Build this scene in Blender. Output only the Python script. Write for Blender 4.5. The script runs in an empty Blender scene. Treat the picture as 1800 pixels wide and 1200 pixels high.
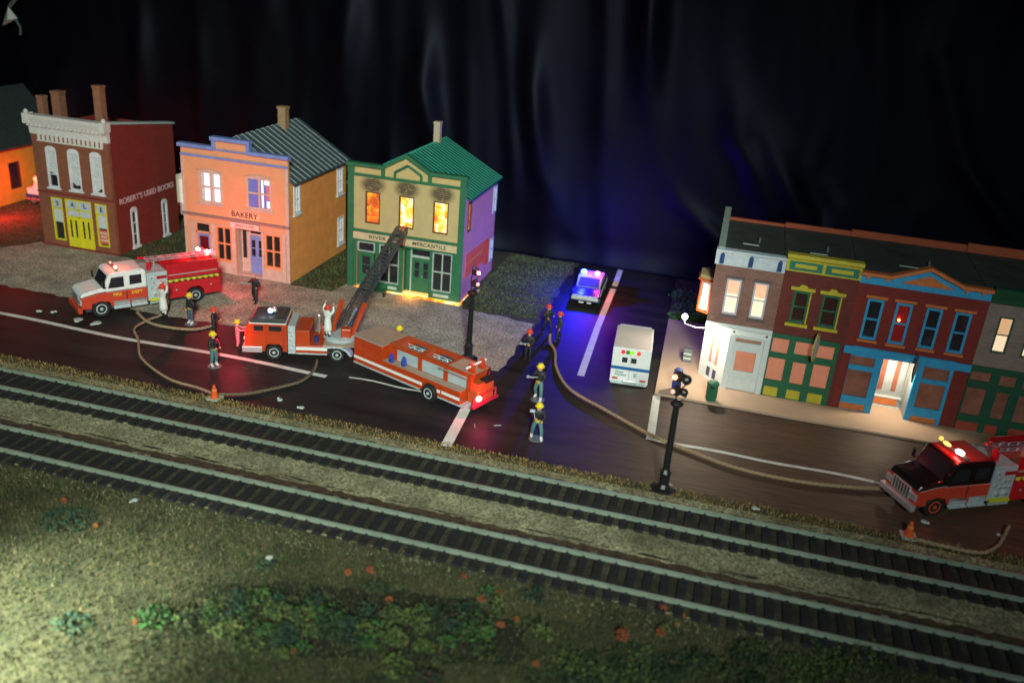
import bpy, math, random
import numpy as np
from mathutils import Vector, Matrix
random.seed(7); rng = np.random.default_rng(7)
SC = bpy.context.scene; COL = SC.collection
R = math.radians; PI = math.pi

# ---------------------------------------------------------------- camera
CAMH, YAW, PITCH, ROLL, FPX = 18.7185, 0.2259, 0.3979, 0.0817, 1586.9
cd = bpy.data.cameras.new('camera'); cam = bpy.data.objects.new('camera', cd); COL.objects.link(cam)
SC.camera = cam
cd.sensor_width = 36; cd.lens = FPX/1800*36; cd.clip_start = .5; cd.clip_end = 300
fwd = Vector((-math.sin(YAW)*math.cos(PITCH), math.cos(YAW)*math.cos(PITCH), -math.sin(PITCH)))
rt = Vector((math.cos(YAW), math.sin(YAW), 0)); up = rt.cross(fwd)
rt2 = rt*math.cos(ROLL)+up*math.sin(ROLL); up2 = up*math.cos(ROLL)-rt*math.sin(ROLL)
mx = Matrix((rt2, up2, -fwd)).transposed().to_4x4(); mx.translation = Vector((0, 0, CAMH)); cam.matrix_world = mx
cd.dof.use_dof = True; cd.dof.focus_distance = 43; cd.dof.aperture_fstop = 0.13
# ---------------------------------------------------------------- world, key lights, exposure
W = bpy.data.worlds.new("World"); SC.world = W; W.use_nodes = True
bg = W.node_tree.nodes['Background']; bg.inputs[0].default_value = (.30, .34, .55, 1); bg.inputs[1].default_value = .018
def lamp(kind, name, loc, energy, color, size=.1, target=None, **kw):
    l = bpy.data.lights.new(name, kind); l.energy = energy; l.color = color
    if kind == 'AREA': l.shape = 'DISK'; l.size = size
    else: l.shadow_soft_size = size
    for k, v in kw.items(): setattr(l, k, v)
    o = bpy.data.objects.new(name, l); COL.objects.link(o); o.location = loc
    if target: o.rotation_euler = (Vector(target)-Vector(loc)).to_track_quat('-Z', 'Y').to_euler()
    return o
lamp('SPOT', 'room_light', (14, -34, 40), 415000, (.90, 1, .86), 4, (-26, 49, 0), spot_size=R(40), spot_blend=1.0)
lamp('SPOT', 'room_light', (10, -34, 40), 92000, (.84, .98, .92), 4, (4, 48, 0), spot_size=R(34), spot_blend=1.0)
lamp('SPOT', 'aisle_light', (-23, 8, 8), 120000, (.88, 1, .80), .5, (-19.0, 14.0, 0), spot_size=R(56), spot_blend=1.0)
SC.view_settings.view_transform = 'Standard'; SC.view_settings.look = 'None'
SC.view_settings.exposure = 0; SC.view_settings.gamma = 1
SC.cycles.use_denoising = True; SC.cycles.sample_clamp_indirect = 4; SC.cycles.max_bounces = 6
SC.render.film_transparent = False

# ---------------------------------------------------------------- materials
MATS = {}
def mat(name, col, rough=.6, var=.12, vscale=3., bump=0., bscale=40., metal=0., emit=None, estr=0., brick=None, siding=None, soot=None, grain=0, col2=None, spec=.4, coat=0.):
    if name in MATS: return MATS[name]
    m = bpy.data.materials.new(name); m.use_nodes = True; n = m.node_tree.nodes; L = m.node_tree.links
    b = n['Principled BSDF']; b.inputs['Roughness'].default_value = rough; b.inputs['Metallic'].default_value = metal
    b.inputs['Specular IOR Level'].default_value = spec; b.inputs['Coat Weight'].default_value = coat
    tc = n.new('ShaderNodeTexCoord'); c4 = lambda c: (c[0], c[1], c[2], 1)
    def noise(scale, detail=4, rough_=.6):
        t = n.new('ShaderNodeTexNoise'); t.inputs['Scale'].default_value = scale; t.inputs['Detail'].default_value = detail
        t.inputs['Roughness'].default_value = rough_; L.new(tc.outputs['Object'], t.inputs['Vector']); return t
    def mixc(fac, a, bb, mode='MIX'):
        x = n.new('ShaderNodeMix'); x.data_type = 'RGBA'; x.blend_type = mode
        for s, v in ((0, fac), (6, a), (7, bb)):
            if isinstance(v, bpy.types.NodeSocket): L.new(v, x.inputs[s])
            else: x.inputs[s].default_value = v if s == 0 else c4(v)
        return x.outputs[2]
    def ramp(src, lo, hi, a=0., bb=1.):
        x = n.new('ShaderNodeMapRange'); x.inputs[1].default_value = lo; x.inputs[2].default_value = hi
        x.inputs[3].default_value = a; x.inputs[4].default_value = bb; L.new(src, x.inputs[0]); return x.outputs[0]
    def ramp2(src, lo, hi, a, bb):
        v_ = ramp(src, lo, hi, a, bb); cmb = n.new('ShaderNodeCombineColor'); [L.new(v_, cmb.inputs[q]) for q in range(3)]; return cmb.outputs[0]
    n1 = noise(vscale); cc = mixc(ramp(n1.outputs[0], .3, .7), [x*(1-var) for x in col], [min(1, x*(1+var)) for x in (col2 or col)])
    n2 = noise(14, 6, .75); cc = mixc(1., cc, ramp2(n2.outputs[0], .3, .7, max(.5, 1-var*1.3), 1.), 'MULTIPLY')
    height = None
    if grain:
        ng = noise(grain, 3, .8); cc = mixc(ramp(ng.outputs[0], .38, .60, 1, 0), cc, [x*(.5 if 'flock' in name else .30) for x in col]); height = ng.outputs[0]
    if brick:
        sx = n.new('ShaderNodeSeparateXYZ'); L.new(tc.outputs['Object'], sx.inputs[0])
        ad = n.new('ShaderNodeMath'); ad.operation = 'ADD'; L.new(sx.outputs[0], ad.inputs[0]); L.new(sx.outputs[1], ad.inputs[1])
        cx = n.new('ShaderNodeCombineXYZ'); L.new(ad.outputs[0], cx.inputs[0]); L.new(sx.outputs[2], cx.inputs[1])
        t = n.new('ShaderNodeTexBrick'); L.new(cx.outputs[0], t.inputs['Vector']); t.inputs['Scale'].default_value = 1
        t.inputs['Brick Width'].default_value = .26; t.inputs['Row Height'].default_value = .095; t.inputs['Mortar Size'].default_value = .013
        t.inputs['Color1'].default_value = (1, 1, 1, 1); t.inputs['Color2'].default_value = (.78, .78, .78, 1); t.inputs['Mortar'].default_value = c4(brick)
        cc = mixc(1., cc, t.outputs['Color'], 'MULTIPLY'); height = t.outputs['Fac']
    if siding:
        w = n.new('ShaderNodeTexWave'); w.wave_type = 'BANDS'; w.bands_direction = siding[0]; w.wave_profile = 'SAW'
        w.inputs['Scale'].default_value = siding[1]; L.new(tc.outputs['Object'], w.inputs['Vector']); height = w.outputs['Fac']
    if soot:
        acc = None
        ns = noise(5, 5, .75); 
        wv = n.new('ShaderNodeTexWave'); wv.bands_direction = 'Z'; wv.inputs['Scale'].default_value = 2.6; L.new(tc.outputs['Object'], wv.inputs['Vector'])
        for (x0, z0) in soot:
            mp = n.new('ShaderNodeMapping'); mp.inputs['Location'].default_value = (-x0/.66, 0, -z0/.46); mp.inputs['Scale'].default_value = (1/.66, 0, 1/.46)
            L.new(tc.outputs['Object'], mp.inputs[0])
            ln = n.new('ShaderNodeVectorMath'); ln.operation = 'LENGTH'; L.new(mp.outputs[0], ln.inputs[0])
            v = ramp(ln.outputs['Value'], 1.35, .7)
            if acc is None: acc = v
            else:
                a = n.new('ShaderNodeMath'); a.operation = 'MAXIMUM'; L.new(acc, a.inputs[0]); L.new(v, a.inputs[1]); acc = a.outputs[0]
        m1 = n.new('ShaderNodeMath'); m1.operation = 'MULTIPLY'; L.new(acc, m1.inputs[0]); L.new(ramp(ns.outputs[0], .25, .48), m1.inputs[1])
        m2 = n.new('ShaderNodeMath'); m2.operation = 'MULTIPLY'; L.new(m1.outputs[0], m2.inputs[0]); L.new(ramp(wv.outputs['Fac'], 0, 1, .66, 1), m2.inputs[1])
        cc = mixc(m2.outputs[0], cc, (.02, .017, .015))
    L.new(cc, b.inputs['Base Color'])
    if bump:
        bp = n.new('ShaderNodeBump'); bp.inputs['Strength'].default_value = bump; bp.inputs['Distance'].default_value = .03
        if height is None: height = noise(bscale, 3).outputs[0]
        L.new(height, bp.inputs['Height']); L.new(bp.outputs[0], b.inputs['Normal'])
    if emit:
        b.inputs['Emission Color'].default_value = c4(emit); b.inputs['Emission Strength'].default_value = estr
    MATS[name] = m; return m
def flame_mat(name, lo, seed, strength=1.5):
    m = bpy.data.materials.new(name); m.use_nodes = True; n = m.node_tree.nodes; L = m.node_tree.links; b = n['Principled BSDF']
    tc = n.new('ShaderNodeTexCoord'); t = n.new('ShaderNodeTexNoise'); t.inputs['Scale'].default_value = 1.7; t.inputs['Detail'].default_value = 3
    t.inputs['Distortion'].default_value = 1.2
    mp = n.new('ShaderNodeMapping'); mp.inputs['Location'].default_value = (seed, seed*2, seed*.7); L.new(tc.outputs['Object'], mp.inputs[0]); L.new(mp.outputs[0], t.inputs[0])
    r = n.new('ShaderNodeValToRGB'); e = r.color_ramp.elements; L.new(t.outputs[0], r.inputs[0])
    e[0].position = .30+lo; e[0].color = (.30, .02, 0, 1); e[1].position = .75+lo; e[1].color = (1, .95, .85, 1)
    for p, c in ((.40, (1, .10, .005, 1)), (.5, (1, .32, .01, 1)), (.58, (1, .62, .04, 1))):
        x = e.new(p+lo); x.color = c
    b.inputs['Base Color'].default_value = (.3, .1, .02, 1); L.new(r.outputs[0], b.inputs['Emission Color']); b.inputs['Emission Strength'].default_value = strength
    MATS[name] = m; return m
def emi(name, col, s): return mat(name, (.5, .5, .5), .4, emit=col, estr=s)
M_ = dict(
 white=mat('white_paint', (.66, .68, .68), .45, .08, 6), cream=mat('cream_trim', (.62, .55, .44), .6), black=mat('black_plastic', (.012, .012, .014), .35),
 chrome=mat('chrome', (.74, .78, .80), .28, .05, metal=.7), silver=mat('silver_plastic', (.50, .60, .64), .38, .2, 9, bump=.4, bscale=25, metal=.25),
 red=mat('red_paint', (.46, .014, .022), .3, .12, coat=.4), orange=mat('orange_red_paint', (.40, .046, .009), .34, .1, coat=.3), dkred=mat('dark_red_paint', (.30, .01, .01), .35, coat=.4),
 tyre=mat('tyre_rubber', (.012, .012, .013), .7), glass=mat('dark_glass', (.018, .02, .026), .12, spec=.7), yellow=mat('yellow_paint', (.62, .55, .03), .5),
 tan=mat('tan_deck', (.36, .26, .20), .6), grey=mat('grey_plastic', (.12, .13, .13), .6), dkgrey=mat('dark_grey_plastic', (.035, .04, .042), .5),
 skin=mat('painted_skin', (.55, .28, .18), .6), navy=mat('navy_paint', (.02, .04, .16), .5), blue=mat('bright_blue_plastic', (.02, .05, .32), .4),
 green=mat('dark_green_paint', (.018, .12, .06), .5), cyan=mat('sky_blue_paint', (.03, .33, .62), .5), salmon=mat('salmon_window_paper', (.52, .20, .13), .55, .12, 1.2, emit=(.95, .30, .16), estr=.16),
)
# ---------------------------------------------------------------- mesh building
class MB:
    def __init__(s): s.v = []; s.f = []; s.m = []; s.cur = 0
    def mi(s, i): s.cur = i; return s
    def add(s, vs, fs):
        o = len(s.v); s.v += [tuple(v) for v in vs]; s.f += [tuple(i+o for i in f) for f in fs]; s.m += [s.cur]*len(fs); return s
    def box(s, x0, x1, y0, y1, z0, z1):
        return s.add([(x0,y0,z0),(x1,y0,z0),(x1,y1,z0),(x0,y1,z0),(x0,y0,z1),(x1,y0,z1),(x1,y1,z1),(x0,y1,z1)],
                     [(0,3,2,1),(4,5,6,7),(0,1,5,4),(1,2,6,5),(2,3,7,6),(3,0,4,7)])
    def prism(s, pts, a0, a1, axis='y'):   # polygon in the two other axes, extruded along axis
        n = len(pts)
        def P(p, a): return (p[0], a, p[1]) if axis == 'y' else (a, p[0], p[1]) if axis == 'x' else (p[0], p[1], a)
        vs = [P(p, a0) for p in pts]+[P(p, a1) for p in pts]
        return s.add(vs, [tuple(range(n)), tuple(range(2*n-1, n-1, -1))]+[(i, i+n, (i+1) % n+n, (i+1) % n) for i in range(n)])
    def tube(s, pts, r, n=6, cap=True):
        pts = [Vector(p) for p in pts]; rs = r if isinstance(r, (list, tuple)) else [r]*len(pts); rings = []; base = None
        vs = []
        for i, p in enumerate(pts):
            d = (pts[min(i+1, len(pts)-1)]-pts[max(i-1, 0)]).normalized()
            if base is None or abs(base.dot(d)) > .95: base = Vector((0, 0, 1)) if abs(d.z) < .9 else Vector((1, 0, 0))
            a = d.cross(base).normalized(); b = a.cross(d).normalized()
            vs += [p+(a*math.cos(2*PI*k/n)+b*math.sin(2*PI*k/n))*rs[i] for k in range(n)]
        fs = [(i*n+k, i*n+(k+1) % n, (i+1)*n+(k+1) % n, (i+1)*n+k) for i in range(len(pts)-1) for k in range(n)]
        if cap: fs += [tuple(range(n-1, -1, -1)), tuple((len(pts)-1)*n+k for k in range(n))]
        return s.add(vs, fs)
    def lathe(s, prof, c, axis='z', n=16):   # prof: (radius, height)
        vs = []
        for (r, h) in prof:
            for k in range(n):
                a = 2*PI*k/n; x, y = r*math.cos(a), r*math.sin(a)
                p = (x, y, h) if axis == 'z' else (x, h, y) if axis == 'y' else (h, x, y)
                vs.append((p[0]+c[0], p[1]+c[1], p[2]+c[2]))
        m = len(prof)
        fs = [(i*n+k, i*n+(k+1) % n, (i+1)*n+(k+1) % n, (i+1)*n+k) for i in range(m-1) for k in range(n)]
        fs += [tuple(range(n-1, -1, -1)), tuple((m-1)*n+k for k in range(n))]
        return s.add(vs, fs)
    def ball(s, c, r, sc=(1, 1, 1), n=10, m=7):
        vs = []; 
        for i in range(m+1):
            t = PI*i/m
            for k in range(n):
                a = 2*PI*k/n
                vs.append((c[0]+r*sc[0]*math.sin(t)*math.cos(a), c[1]+r*sc[1]*math.sin(t)*math.sin(a), c[2]+r*sc[2]*math.cos(t)))
        return s.add(vs, [(i*n+k, (i+1)*n+k, (i+1)*n+(k+1) % n, i*n+(k+1) % n) for i in range(m) for k in range(n)])
    def build(s, name, mats, parent=None, bevel=0., smooth=False, seg=2):
        me = bpy.data.meshes.new(name); me.from_pydata(s.v, [], s.f)
        if not isinstance(mats, (list, tuple)): mats = [mats]
        for m in mats: me.materials.append(m)
        me.polygons.foreach_set('material_index', s.m)
        me.validate(); me.update()
        import bmesh
        bm = bmesh.new(); bm.from_mesh(me); bmesh.ops.remove_doubles(bm, verts=bm.verts, dist=1e-5) if smooth else None
        bmesh.ops.recalc_face_normals(bm, faces=bm.faces); bm.to_mesh(me); bm.free()
        if smooth: me.polygons.foreach_set('use_smooth', [True]*len(me.polygons))
        o = bpy.data.objects.new(name, me); COL.objects.link(o)
        if parent: o.parent = parent
        if bevel:
            b = o.modifiers.new('bevel', 'BEVEL'); b.width = bevel; b.segments = seg; b.limit_method = 'ANGLE'; b.angle_limit = R(40)
        return o
def tag(o, label=None, cat=None, group=None, kind=None):
    if label: o['label'] = label
    if cat: o['category'] = cat
    if group: o['group'] = group
    if kind: o['kind'] = kind
    return o
def thing(name, loc, label, cat, rz=0, group=None):
    o = bpy.data.objects.new(name, None); COL.objects.link(o); o.location = loc; o.rotation_euler = (0, 0, rz); o.empty_display_size = .2
    return tag(o, label, cat, group)
def copy_tree(o, parent=None):
    c = o.copy(); COL.objects.link(c); c.parent = parent
    for ch in list(o.children): copy_tree(ch, c)
    return c
def text(s, loc, size, m, parent, rot=(PI/2, 0, 0), ext=.008, align='CENTER', sx=1., name='lettering', spacing=1.):
    cu = bpy.data.curves.new(name, 'FONT'); cu.body = s; cu.size = size; cu.extrude = ext; cu.align_x = align; cu.align_y = 'CENTER'; cu.space_character = spacing
    cu.materials.append(m); cu.offset = size*.012
    tmp = bpy.data.objects.new(name, cu); COL.objects.link(tmp); me = bpy.data.meshes.new_from_object(tmp.evaluated_get(bpy.context.evaluated_depsgraph_get())); bpy.data.objects.remove(tmp)
    o = bpy.data.objects.new(name, me); COL.objects.link(o); o.location = loc; o.rotation_euler = rot; o.scale = (sx, 1, 1); o.parent = parent; return o
def bulb(name, loc, r, col, s, parent, sc=(1, 1, 1)):
    return MB().ball(loc, r, sc).build(name, emi('glow_%.2f_%.2f_%.2f_%.1f' % (*col, s), col, s), parent, smooth=True)
def structure(o): return tag(o, kind='structure')
def sheet(name, pts, z, m):
    me = bpy.data.meshes.new(name); me.from_pydata([(x, y, z) for x, y in pts], [], [tuple(range(len(pts)))]); me.materials.append(m)
    o = bpy.data.objects.new(name, me); COL.objects.link(o); return structure(o)
def wob(pts, step=.5, amp=.12):   # ragged outline
    out = []
    for i in range(len(pts)):
        a, b = Vector(pts[i]), Vector(pts[(i+1) % len(pts)]); n = max(1, int((b-a).length/step))
        for k in range(n):
            p = a.lerp(b, k/n); out.append((p.x+random.uniform(-amp, amp), p.y+random.uniform(-amp, amp)))
    return out

# ---------------------------------------------------------------- the ground
m_flock = mat('green_brown_flock', (.045, .055, .022), .95, .5, .5, bump=1, grain=9, col2=(.10, .085, .04))
sheet('ground', [(-90, 0), (45, 0), (45, 64), (-90, 64)], 0, m_flock)
m_asph = mat('painted_asphalt', (.0115, .0118, .0145), .60, .45, .6, bump=.5, bscale=9, spec=.32, col2=(.020, .018, .018))
n = m_asph.node_tree.nodes
for nd in n:   # stretched brush strokes
    if nd.type == 'TEX_NOISE':
        mp = n.new('ShaderNodeMapping'); mp.inputs['Scale'].default_value = (.25, 1.6, 1); tcn = [q for q in n if q.type == 'TEX_COORD'][0]
        m_asph.node_tree.links.new(tcn.outputs['Object'], mp.inputs[0]); m_asph.node_tree.links.new(mp.outputs[0], nd.inputs['Vector'])
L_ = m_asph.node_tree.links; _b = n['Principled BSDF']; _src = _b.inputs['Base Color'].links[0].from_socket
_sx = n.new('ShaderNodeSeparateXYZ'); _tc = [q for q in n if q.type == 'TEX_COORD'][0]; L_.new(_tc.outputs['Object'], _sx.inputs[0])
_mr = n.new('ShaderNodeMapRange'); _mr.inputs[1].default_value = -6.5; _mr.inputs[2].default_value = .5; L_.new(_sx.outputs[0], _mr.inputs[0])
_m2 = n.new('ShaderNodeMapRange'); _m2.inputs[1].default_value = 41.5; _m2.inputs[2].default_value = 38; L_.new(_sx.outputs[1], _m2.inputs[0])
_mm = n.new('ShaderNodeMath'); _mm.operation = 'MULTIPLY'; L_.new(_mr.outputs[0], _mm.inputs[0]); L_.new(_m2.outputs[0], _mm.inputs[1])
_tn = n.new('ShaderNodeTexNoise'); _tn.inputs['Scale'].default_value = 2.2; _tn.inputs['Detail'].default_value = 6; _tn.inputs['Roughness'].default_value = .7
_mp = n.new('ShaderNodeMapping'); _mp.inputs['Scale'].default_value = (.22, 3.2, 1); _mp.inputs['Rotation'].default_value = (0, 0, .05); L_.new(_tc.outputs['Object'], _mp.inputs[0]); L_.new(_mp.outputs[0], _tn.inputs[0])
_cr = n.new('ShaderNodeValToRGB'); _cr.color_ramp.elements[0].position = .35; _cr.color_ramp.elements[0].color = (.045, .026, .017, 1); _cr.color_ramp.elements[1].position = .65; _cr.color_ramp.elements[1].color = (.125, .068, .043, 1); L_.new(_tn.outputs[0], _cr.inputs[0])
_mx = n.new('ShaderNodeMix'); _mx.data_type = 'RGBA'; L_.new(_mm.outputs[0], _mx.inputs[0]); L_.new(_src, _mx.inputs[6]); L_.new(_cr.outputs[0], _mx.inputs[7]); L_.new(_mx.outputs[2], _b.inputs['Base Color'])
road = []
road += [(x, 31.5+random.uniform(-.10, .16)) for x in np.arange(-75, 38, .4)]
road += [(38, 40)] + [(-1.9, 40.0), (-2.25, 48), (-2.55, 58), (-2.7, 60), (-9.4, 60)]
road += [(-9.3+random.uniform(-.15, .15), y) for y in np.arange(59.5, 47, -.5)]
road += [(x, y+random.uniform(-.12, .12)) for x, y in zip(np.linspace(-9.3, -9.6, 18), np.linspace(46.5, 39.6, 18))]
road += [(x, 39.3+random.uniform(-.12, .12)) for x in np.arange(-10, -75, -.4)]
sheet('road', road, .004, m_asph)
m_grav = mat('grey_fine_gravel', (.34, .32, .26), .95, .2, .8, bump=1, grain=8.5, col2=(.60, .53, .42))
def gravel(name, pts, z, m=m_grav): return sheet(name, wob(pts), z, m)
gravel('gravel_lot', [(-75, 39.3), (-26.5, 38.9), (-19, 39.6), (-9.55, 39.3), (-9.45, 46.4), (-13.8, 46.9), (-14.2, 47.8), (-21.5, 47.8), (-21.8, 46.1), (-24.2, 46.1), (-24.6, 46.6), (-31.4, 46.6), (-31.8, 46.1), (-36, 46.1), (-41.5, 46.6), (-43, 44.5), (-46, 42.5), (-75, 42)], .009)
# raised pavement with a bevelled kerb
m_side = mat('beige_pavement', (.40, .29, .205), .75, .10, .5, bump=.2, bscale=12)
pv = MB().prism([(-1.95, 39.9), (38, 39.9), (38, 43.6), (-.1, 43.6), (-.1, 50.4), (-2.3, 50.4)], 0, .13, 'z').build('pavement', m_side, bevel=.03)
structure(pv)
# painted lines
m_line = mat('road_line_paint', (.66, .67, .64), .6, .18, 1.5)
def stripe(pts, w, name='road_line', z=.008):
    vs = []; 
    for i, p in enumerate(pts):
        d = (Vector(pts[min(i+1, len(pts)-1)])-Vector(pts[max(i-1, 0)])).normalized(); nn = Vector((-d.y, d.x))
        for s in (-1, 1): q = Vector(p)+nn*s*w/2; vs.append((q.x, q.y, z))
    me = bpy.data.meshes.new(name); me.from_pydata(vs, [], [(2*i, 2*i+2, 2*i+3, 2*i+1) for i in range(len(pts)-1)]); me.materials.append(m_line)
    o = bpy.data.objects.new(name, me); COL.objects.link(o); return structure(o)
stripe([(-60, 35.45)]+[(x, 35.6+.12*math.sin(x*.5)) for x in np.arange(-50, -16, 1.)], .30)
stripe([(x, 35.9-.02*(x+16)**2*.4+.06*math.sin(x*2)) for x in np.arange(-16, -9.6, .4)], .14)
stripe([(-9.66, 31.4), (-9.95, 35.45)], .46, z=.012)
stripe([(-1.62, 35.55), (-1.82, 39.88)], .36, z=.012)
stripe([(-1.8, 35.42)]+[(x, 35.4+.05*math.sin(x*1.3)) for x in np.arange(-1, 9, .6)], .22)
stripe([(-5.7, 40.6), (-6.02, 47.5), (-6.2, 54.5)], .36)
stripe([(-6.2, 55.0), (-6.35, 58.6)], .34)

# ---------------------------------------------------------------- black curtain behind the layout
def build_curtain():
    folds = [([(16.6,-13.8),(11.4,-13.5),(6,-12.65),(2.4,-10.7),(.3,-7.6)], .8, .75), ([(17.2,-6.6),(11.2,-6.1),(7.4,-4.7),(5,-2.9),(3.7,-1.2),(1,2.5)], 1.0, .8),
     ([(18,-9.5),(8.7,-8.55),(5.4,-8.5),(1.2,-7.6)], .55, .6), ([(17.8,.86),(11.2,.72),(8,2.7),(4,5.5)], .6, .9), ([(17.6,-1.7),(9.4,0),(5.4,2.5)], .5, .8),
     ([(18.2,6.2),(12,8.2),(6.6,11)], .5, .7), ([(18,4),(13.7,5.2),(8.2,4.7),(6,6.5)], .4, .5), ([(15.5,10.2),(9.3,13.3),(5.3,17.2)], .6, .7),
     ([(15,-32.6),(11.2,-33.6),(7.3,-34.2)], .7, .8), ([(15.5,-26.4),(10,-26.8),(6.2,-26.8)], .75, .9), ([(16,-20.9),(10.6,-21),(6.6,-20.1)], .8, .8),
     ([(12.3,-42.4),(7.1,-42.9)], .5, .7), ([(16.4,-16),(11.2,-15.2),(5.8,-14.4)], .6, .5), ([(14,-49),(5,-50)], .6, .9), ([(14,-37.8),(5,-38)], .4, .6), ([(14,-29.7),(5,-30.2)], .35, .5), ([(16,-23.5),(5,-23.4)], .35, .5), ([(16,-18.3),(5,-17.6)], .35, .5)]
    xs = np.arange(-80, 40, .22); zs = np.arange(-.05, 26, .3); X, Z = np.meshgrid(xs, zs)
    Y = np.full_like(X, 59.1)
    for pl, amp, w in folds:
        pl = sorted(pl); zc = np.array([p[0] for p in pl]); xc = np.array([p[1] for p in pl])
        c = np.interp(Z, zc, xc); t = (X-c)/w
        t = t/1.25; sw_ = 1+.5*np.sin(Z*.45+amp*20); Y -= .75*amp*np.exp(-t**2*1.2)*(.35+.65*np.clip(Z/5, 0, 1))*np.clip(.55+.45*np.sin(Z*.33+amp*31+xc[0]), .15, 1)*sw_
    Y += .12*np.sin(X*1.25+.12*Z)*(.6+.4*np.sin(X*.31))+.015*np.sin(X*2.9+.2*Z+np.sin(Z*.5))+.04*np.sin(Z*.6+X*.35)
    Y -= np.clip(1.6-Z, 0, 2)**2*.16
    nx, nz = len(xs), len(zs)
    me = bpy.data.meshes.new('curtain'); vs = np.stack([X, Y, Z], -1).reshape(-1, 3)
    fs = [(j*nx+i, j*nx+i+1, (j+1)*nx+i+1, (j+1)*nx+i) for j in range(nz-1) for i in range(nx-1)]
    me.from_pydata(vs.tolist(), [], fs); me.polygons.foreach_set('use_smooth', [True]*len(fs))
    m = mat('black_satin_cloth', (.0016, .0016, .0040), .52, .25, .7, bump=.1, bscale=60, spec=.12); b = m.node_tree.nodes['Principled BSDF']
    b.inputs['Specular Tint'].default_value = (.62, .72, 1, 1); b.inputs['Sheen Roughness'].default_value = .4
    me.materials.append(m); o = bpy.data.objects.new('curtain', me); COL.objects.link(o)
    s = o.modifiers.new('solid', 'SOLIDIFY'); s.thickness = .03; s.offset = 1
    tag(o, 'black satin curtain hanging in folds behind the whole model street', 'curtain')
build_curtain()
k = thing('cloth_clip', (-52, 57.4, 12), 'small pale crumpled clip pinned high on the left end of the black curtain', 'clip')
MB().add([(-.75,0,-.4),(.05,-.1,1.0),(.55,.1,.2),(0,-.3,.1),(-.3,.35,.5)], [(0,3,1),(3,2,1),(0,1,4),(1,2,4),(0,4,2,3)]).build('jaw', mat('pale_cloth', (.34, .42, .42), .5), k)
MB().tube([(.45, 0, .2), (.7, .1, -.4), (.62, .1, -.9)], .09).tube([(.1, 0, 1.), (.6, .2, 1.6), (.9, .2, 2.3)], .14).build('strap', mat('grey_strap', (.06, .10, .10), .6), k)

# ---------------------------------------------------------------- tracks
m_rail = mat('nickel_rail', (.24, .295, .24), .38, .15, 2, metal=.3); m_tie = mat('black_sleeper', (.012, .013, .015), .75, .35, 4, bump=.6, bscale=20)
m_ball = mat('fine_ballast', (.24, .22, .13), .95, .3, .7, bump=1, grain=9, col2=(.44, .43, .26))
structure(MB().box(-75, 40, 23.98, 31.0, -.01, .045).build('ballast', m_ball))
for yc_ in (29.34, 25.13): sheet('ballast_strip', wob([(-75, yc_-1.2), (40, yc_-1.2), (40, yc_+.95), (-75, yc_+.95)], .4, .1), .048, mat('dark_ballast', (.030, .028, .018), .95, .5, 1.2, bump=1, grain=12, col2=(.065, .06, .034)))
m_br = mat('brown_ballast', (.085, .055, .03), .95, .5, 2.5, bump=1, grain=12)
sheet('ballast_strip', wob([(-75, 26.25), (40, 26.25), (40, 26.62), (-75, 26.62)], .3, .09), .05, m_br)
stk_ = MB()
for k_ in range(60):
    x_ = random.uniform(-36, 16); y_ = 26.78+random.gauss(0, .04); l_ = random.uniform(.4, 1.8); q_ = [(x_, y_)]+[(x_+l_*t, y_-random.uniform(0, .03)) for t in (.25, .5, .75)]+[(x_+l_, y_+.02)]+[(x_+l_*t, y_+random.uniform(.03, .07)) for t in (.75, .5, .25)]
    stk_.add([(a, b, .056+.00005*k_) for a, b in q_], [tuple(range(8))])  # near-black dashes laid on top of the ballast
tag(stk_.build('ballast_streaks', mat('black_ballast', (.012, .010, .007), .95), None), 'thin dark dashes along the strip between the tracks', 'ground stain', kind='stuff')
for i, (yc, pitch, off, lab) in enumerate(((29.34, .566, .1, 'railway track beside the road, farther of the two parallel tracks'), (25.13, .566, .3, 'railway track beside the grass bank, nearer of the two parallel tracks'))):
    tr = thing('railway_track', (0, yc, .04), lab, 'railway track', group='railway tracks in front of the street')
    for s in (-1, 1):
        y0 = s*.7175
        pr = [(-.07, .10), (.07, .10), (.07, .12), (.018, .135), (.016, .205), (.035, .22), (.035, .26), (-.035, .26), (-.035, .22), (-.016, .205), (-.018, .135), (-.07, .12)]
        MB().prism([(y0+a, b) for a, b in pr], -75, 40, 'x').build('rail', m_rail, tr, bevel=.008)
    t0 = MB().box(-.15, .15, -1.28, 1.06, -.02, .1)
    for s in (-1, 1):
        for e in (-.13, .13):
            t0.lathe([(.05, .1), (.045, .17), (.02, .19)], (0, s*.7175+e, 0), n=6)
        t0.box(-.09, .09, s*.7175-.19, s*.7175+.19, .099, .112)
    a, b = (-33.0, 14.0) if i == 0 else (-28.0, 16.0)
    tie = None; x = a+off
    while x < b:
        if tie is None: tie = t0.build('sleeper', m_tie, tr, bevel=.02, seg=1); o = tie
        else: o = tie.copy(); COL.objects.link(o); o.parent = tr
        o.location = (x, random.uniform(-.02, .02), random.uniform(-.008, .008)); o.rotation_euler = (0, 0, random.uniform(-.012, .012)); x += pitch
    # sleepers beyond the frame on either side, one run each
    for (p, q) in ((-74, a), (b+.3, 39)):
        mb = MB(); xx = p
        while xx < q-.4: mb.box(xx-.15, xx+.15, -1.28, 1.28, -.02, .1); xx += pitch
        tag(mb.build('sleeper_run', m_tie, tr), kind='stuff')
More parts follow.
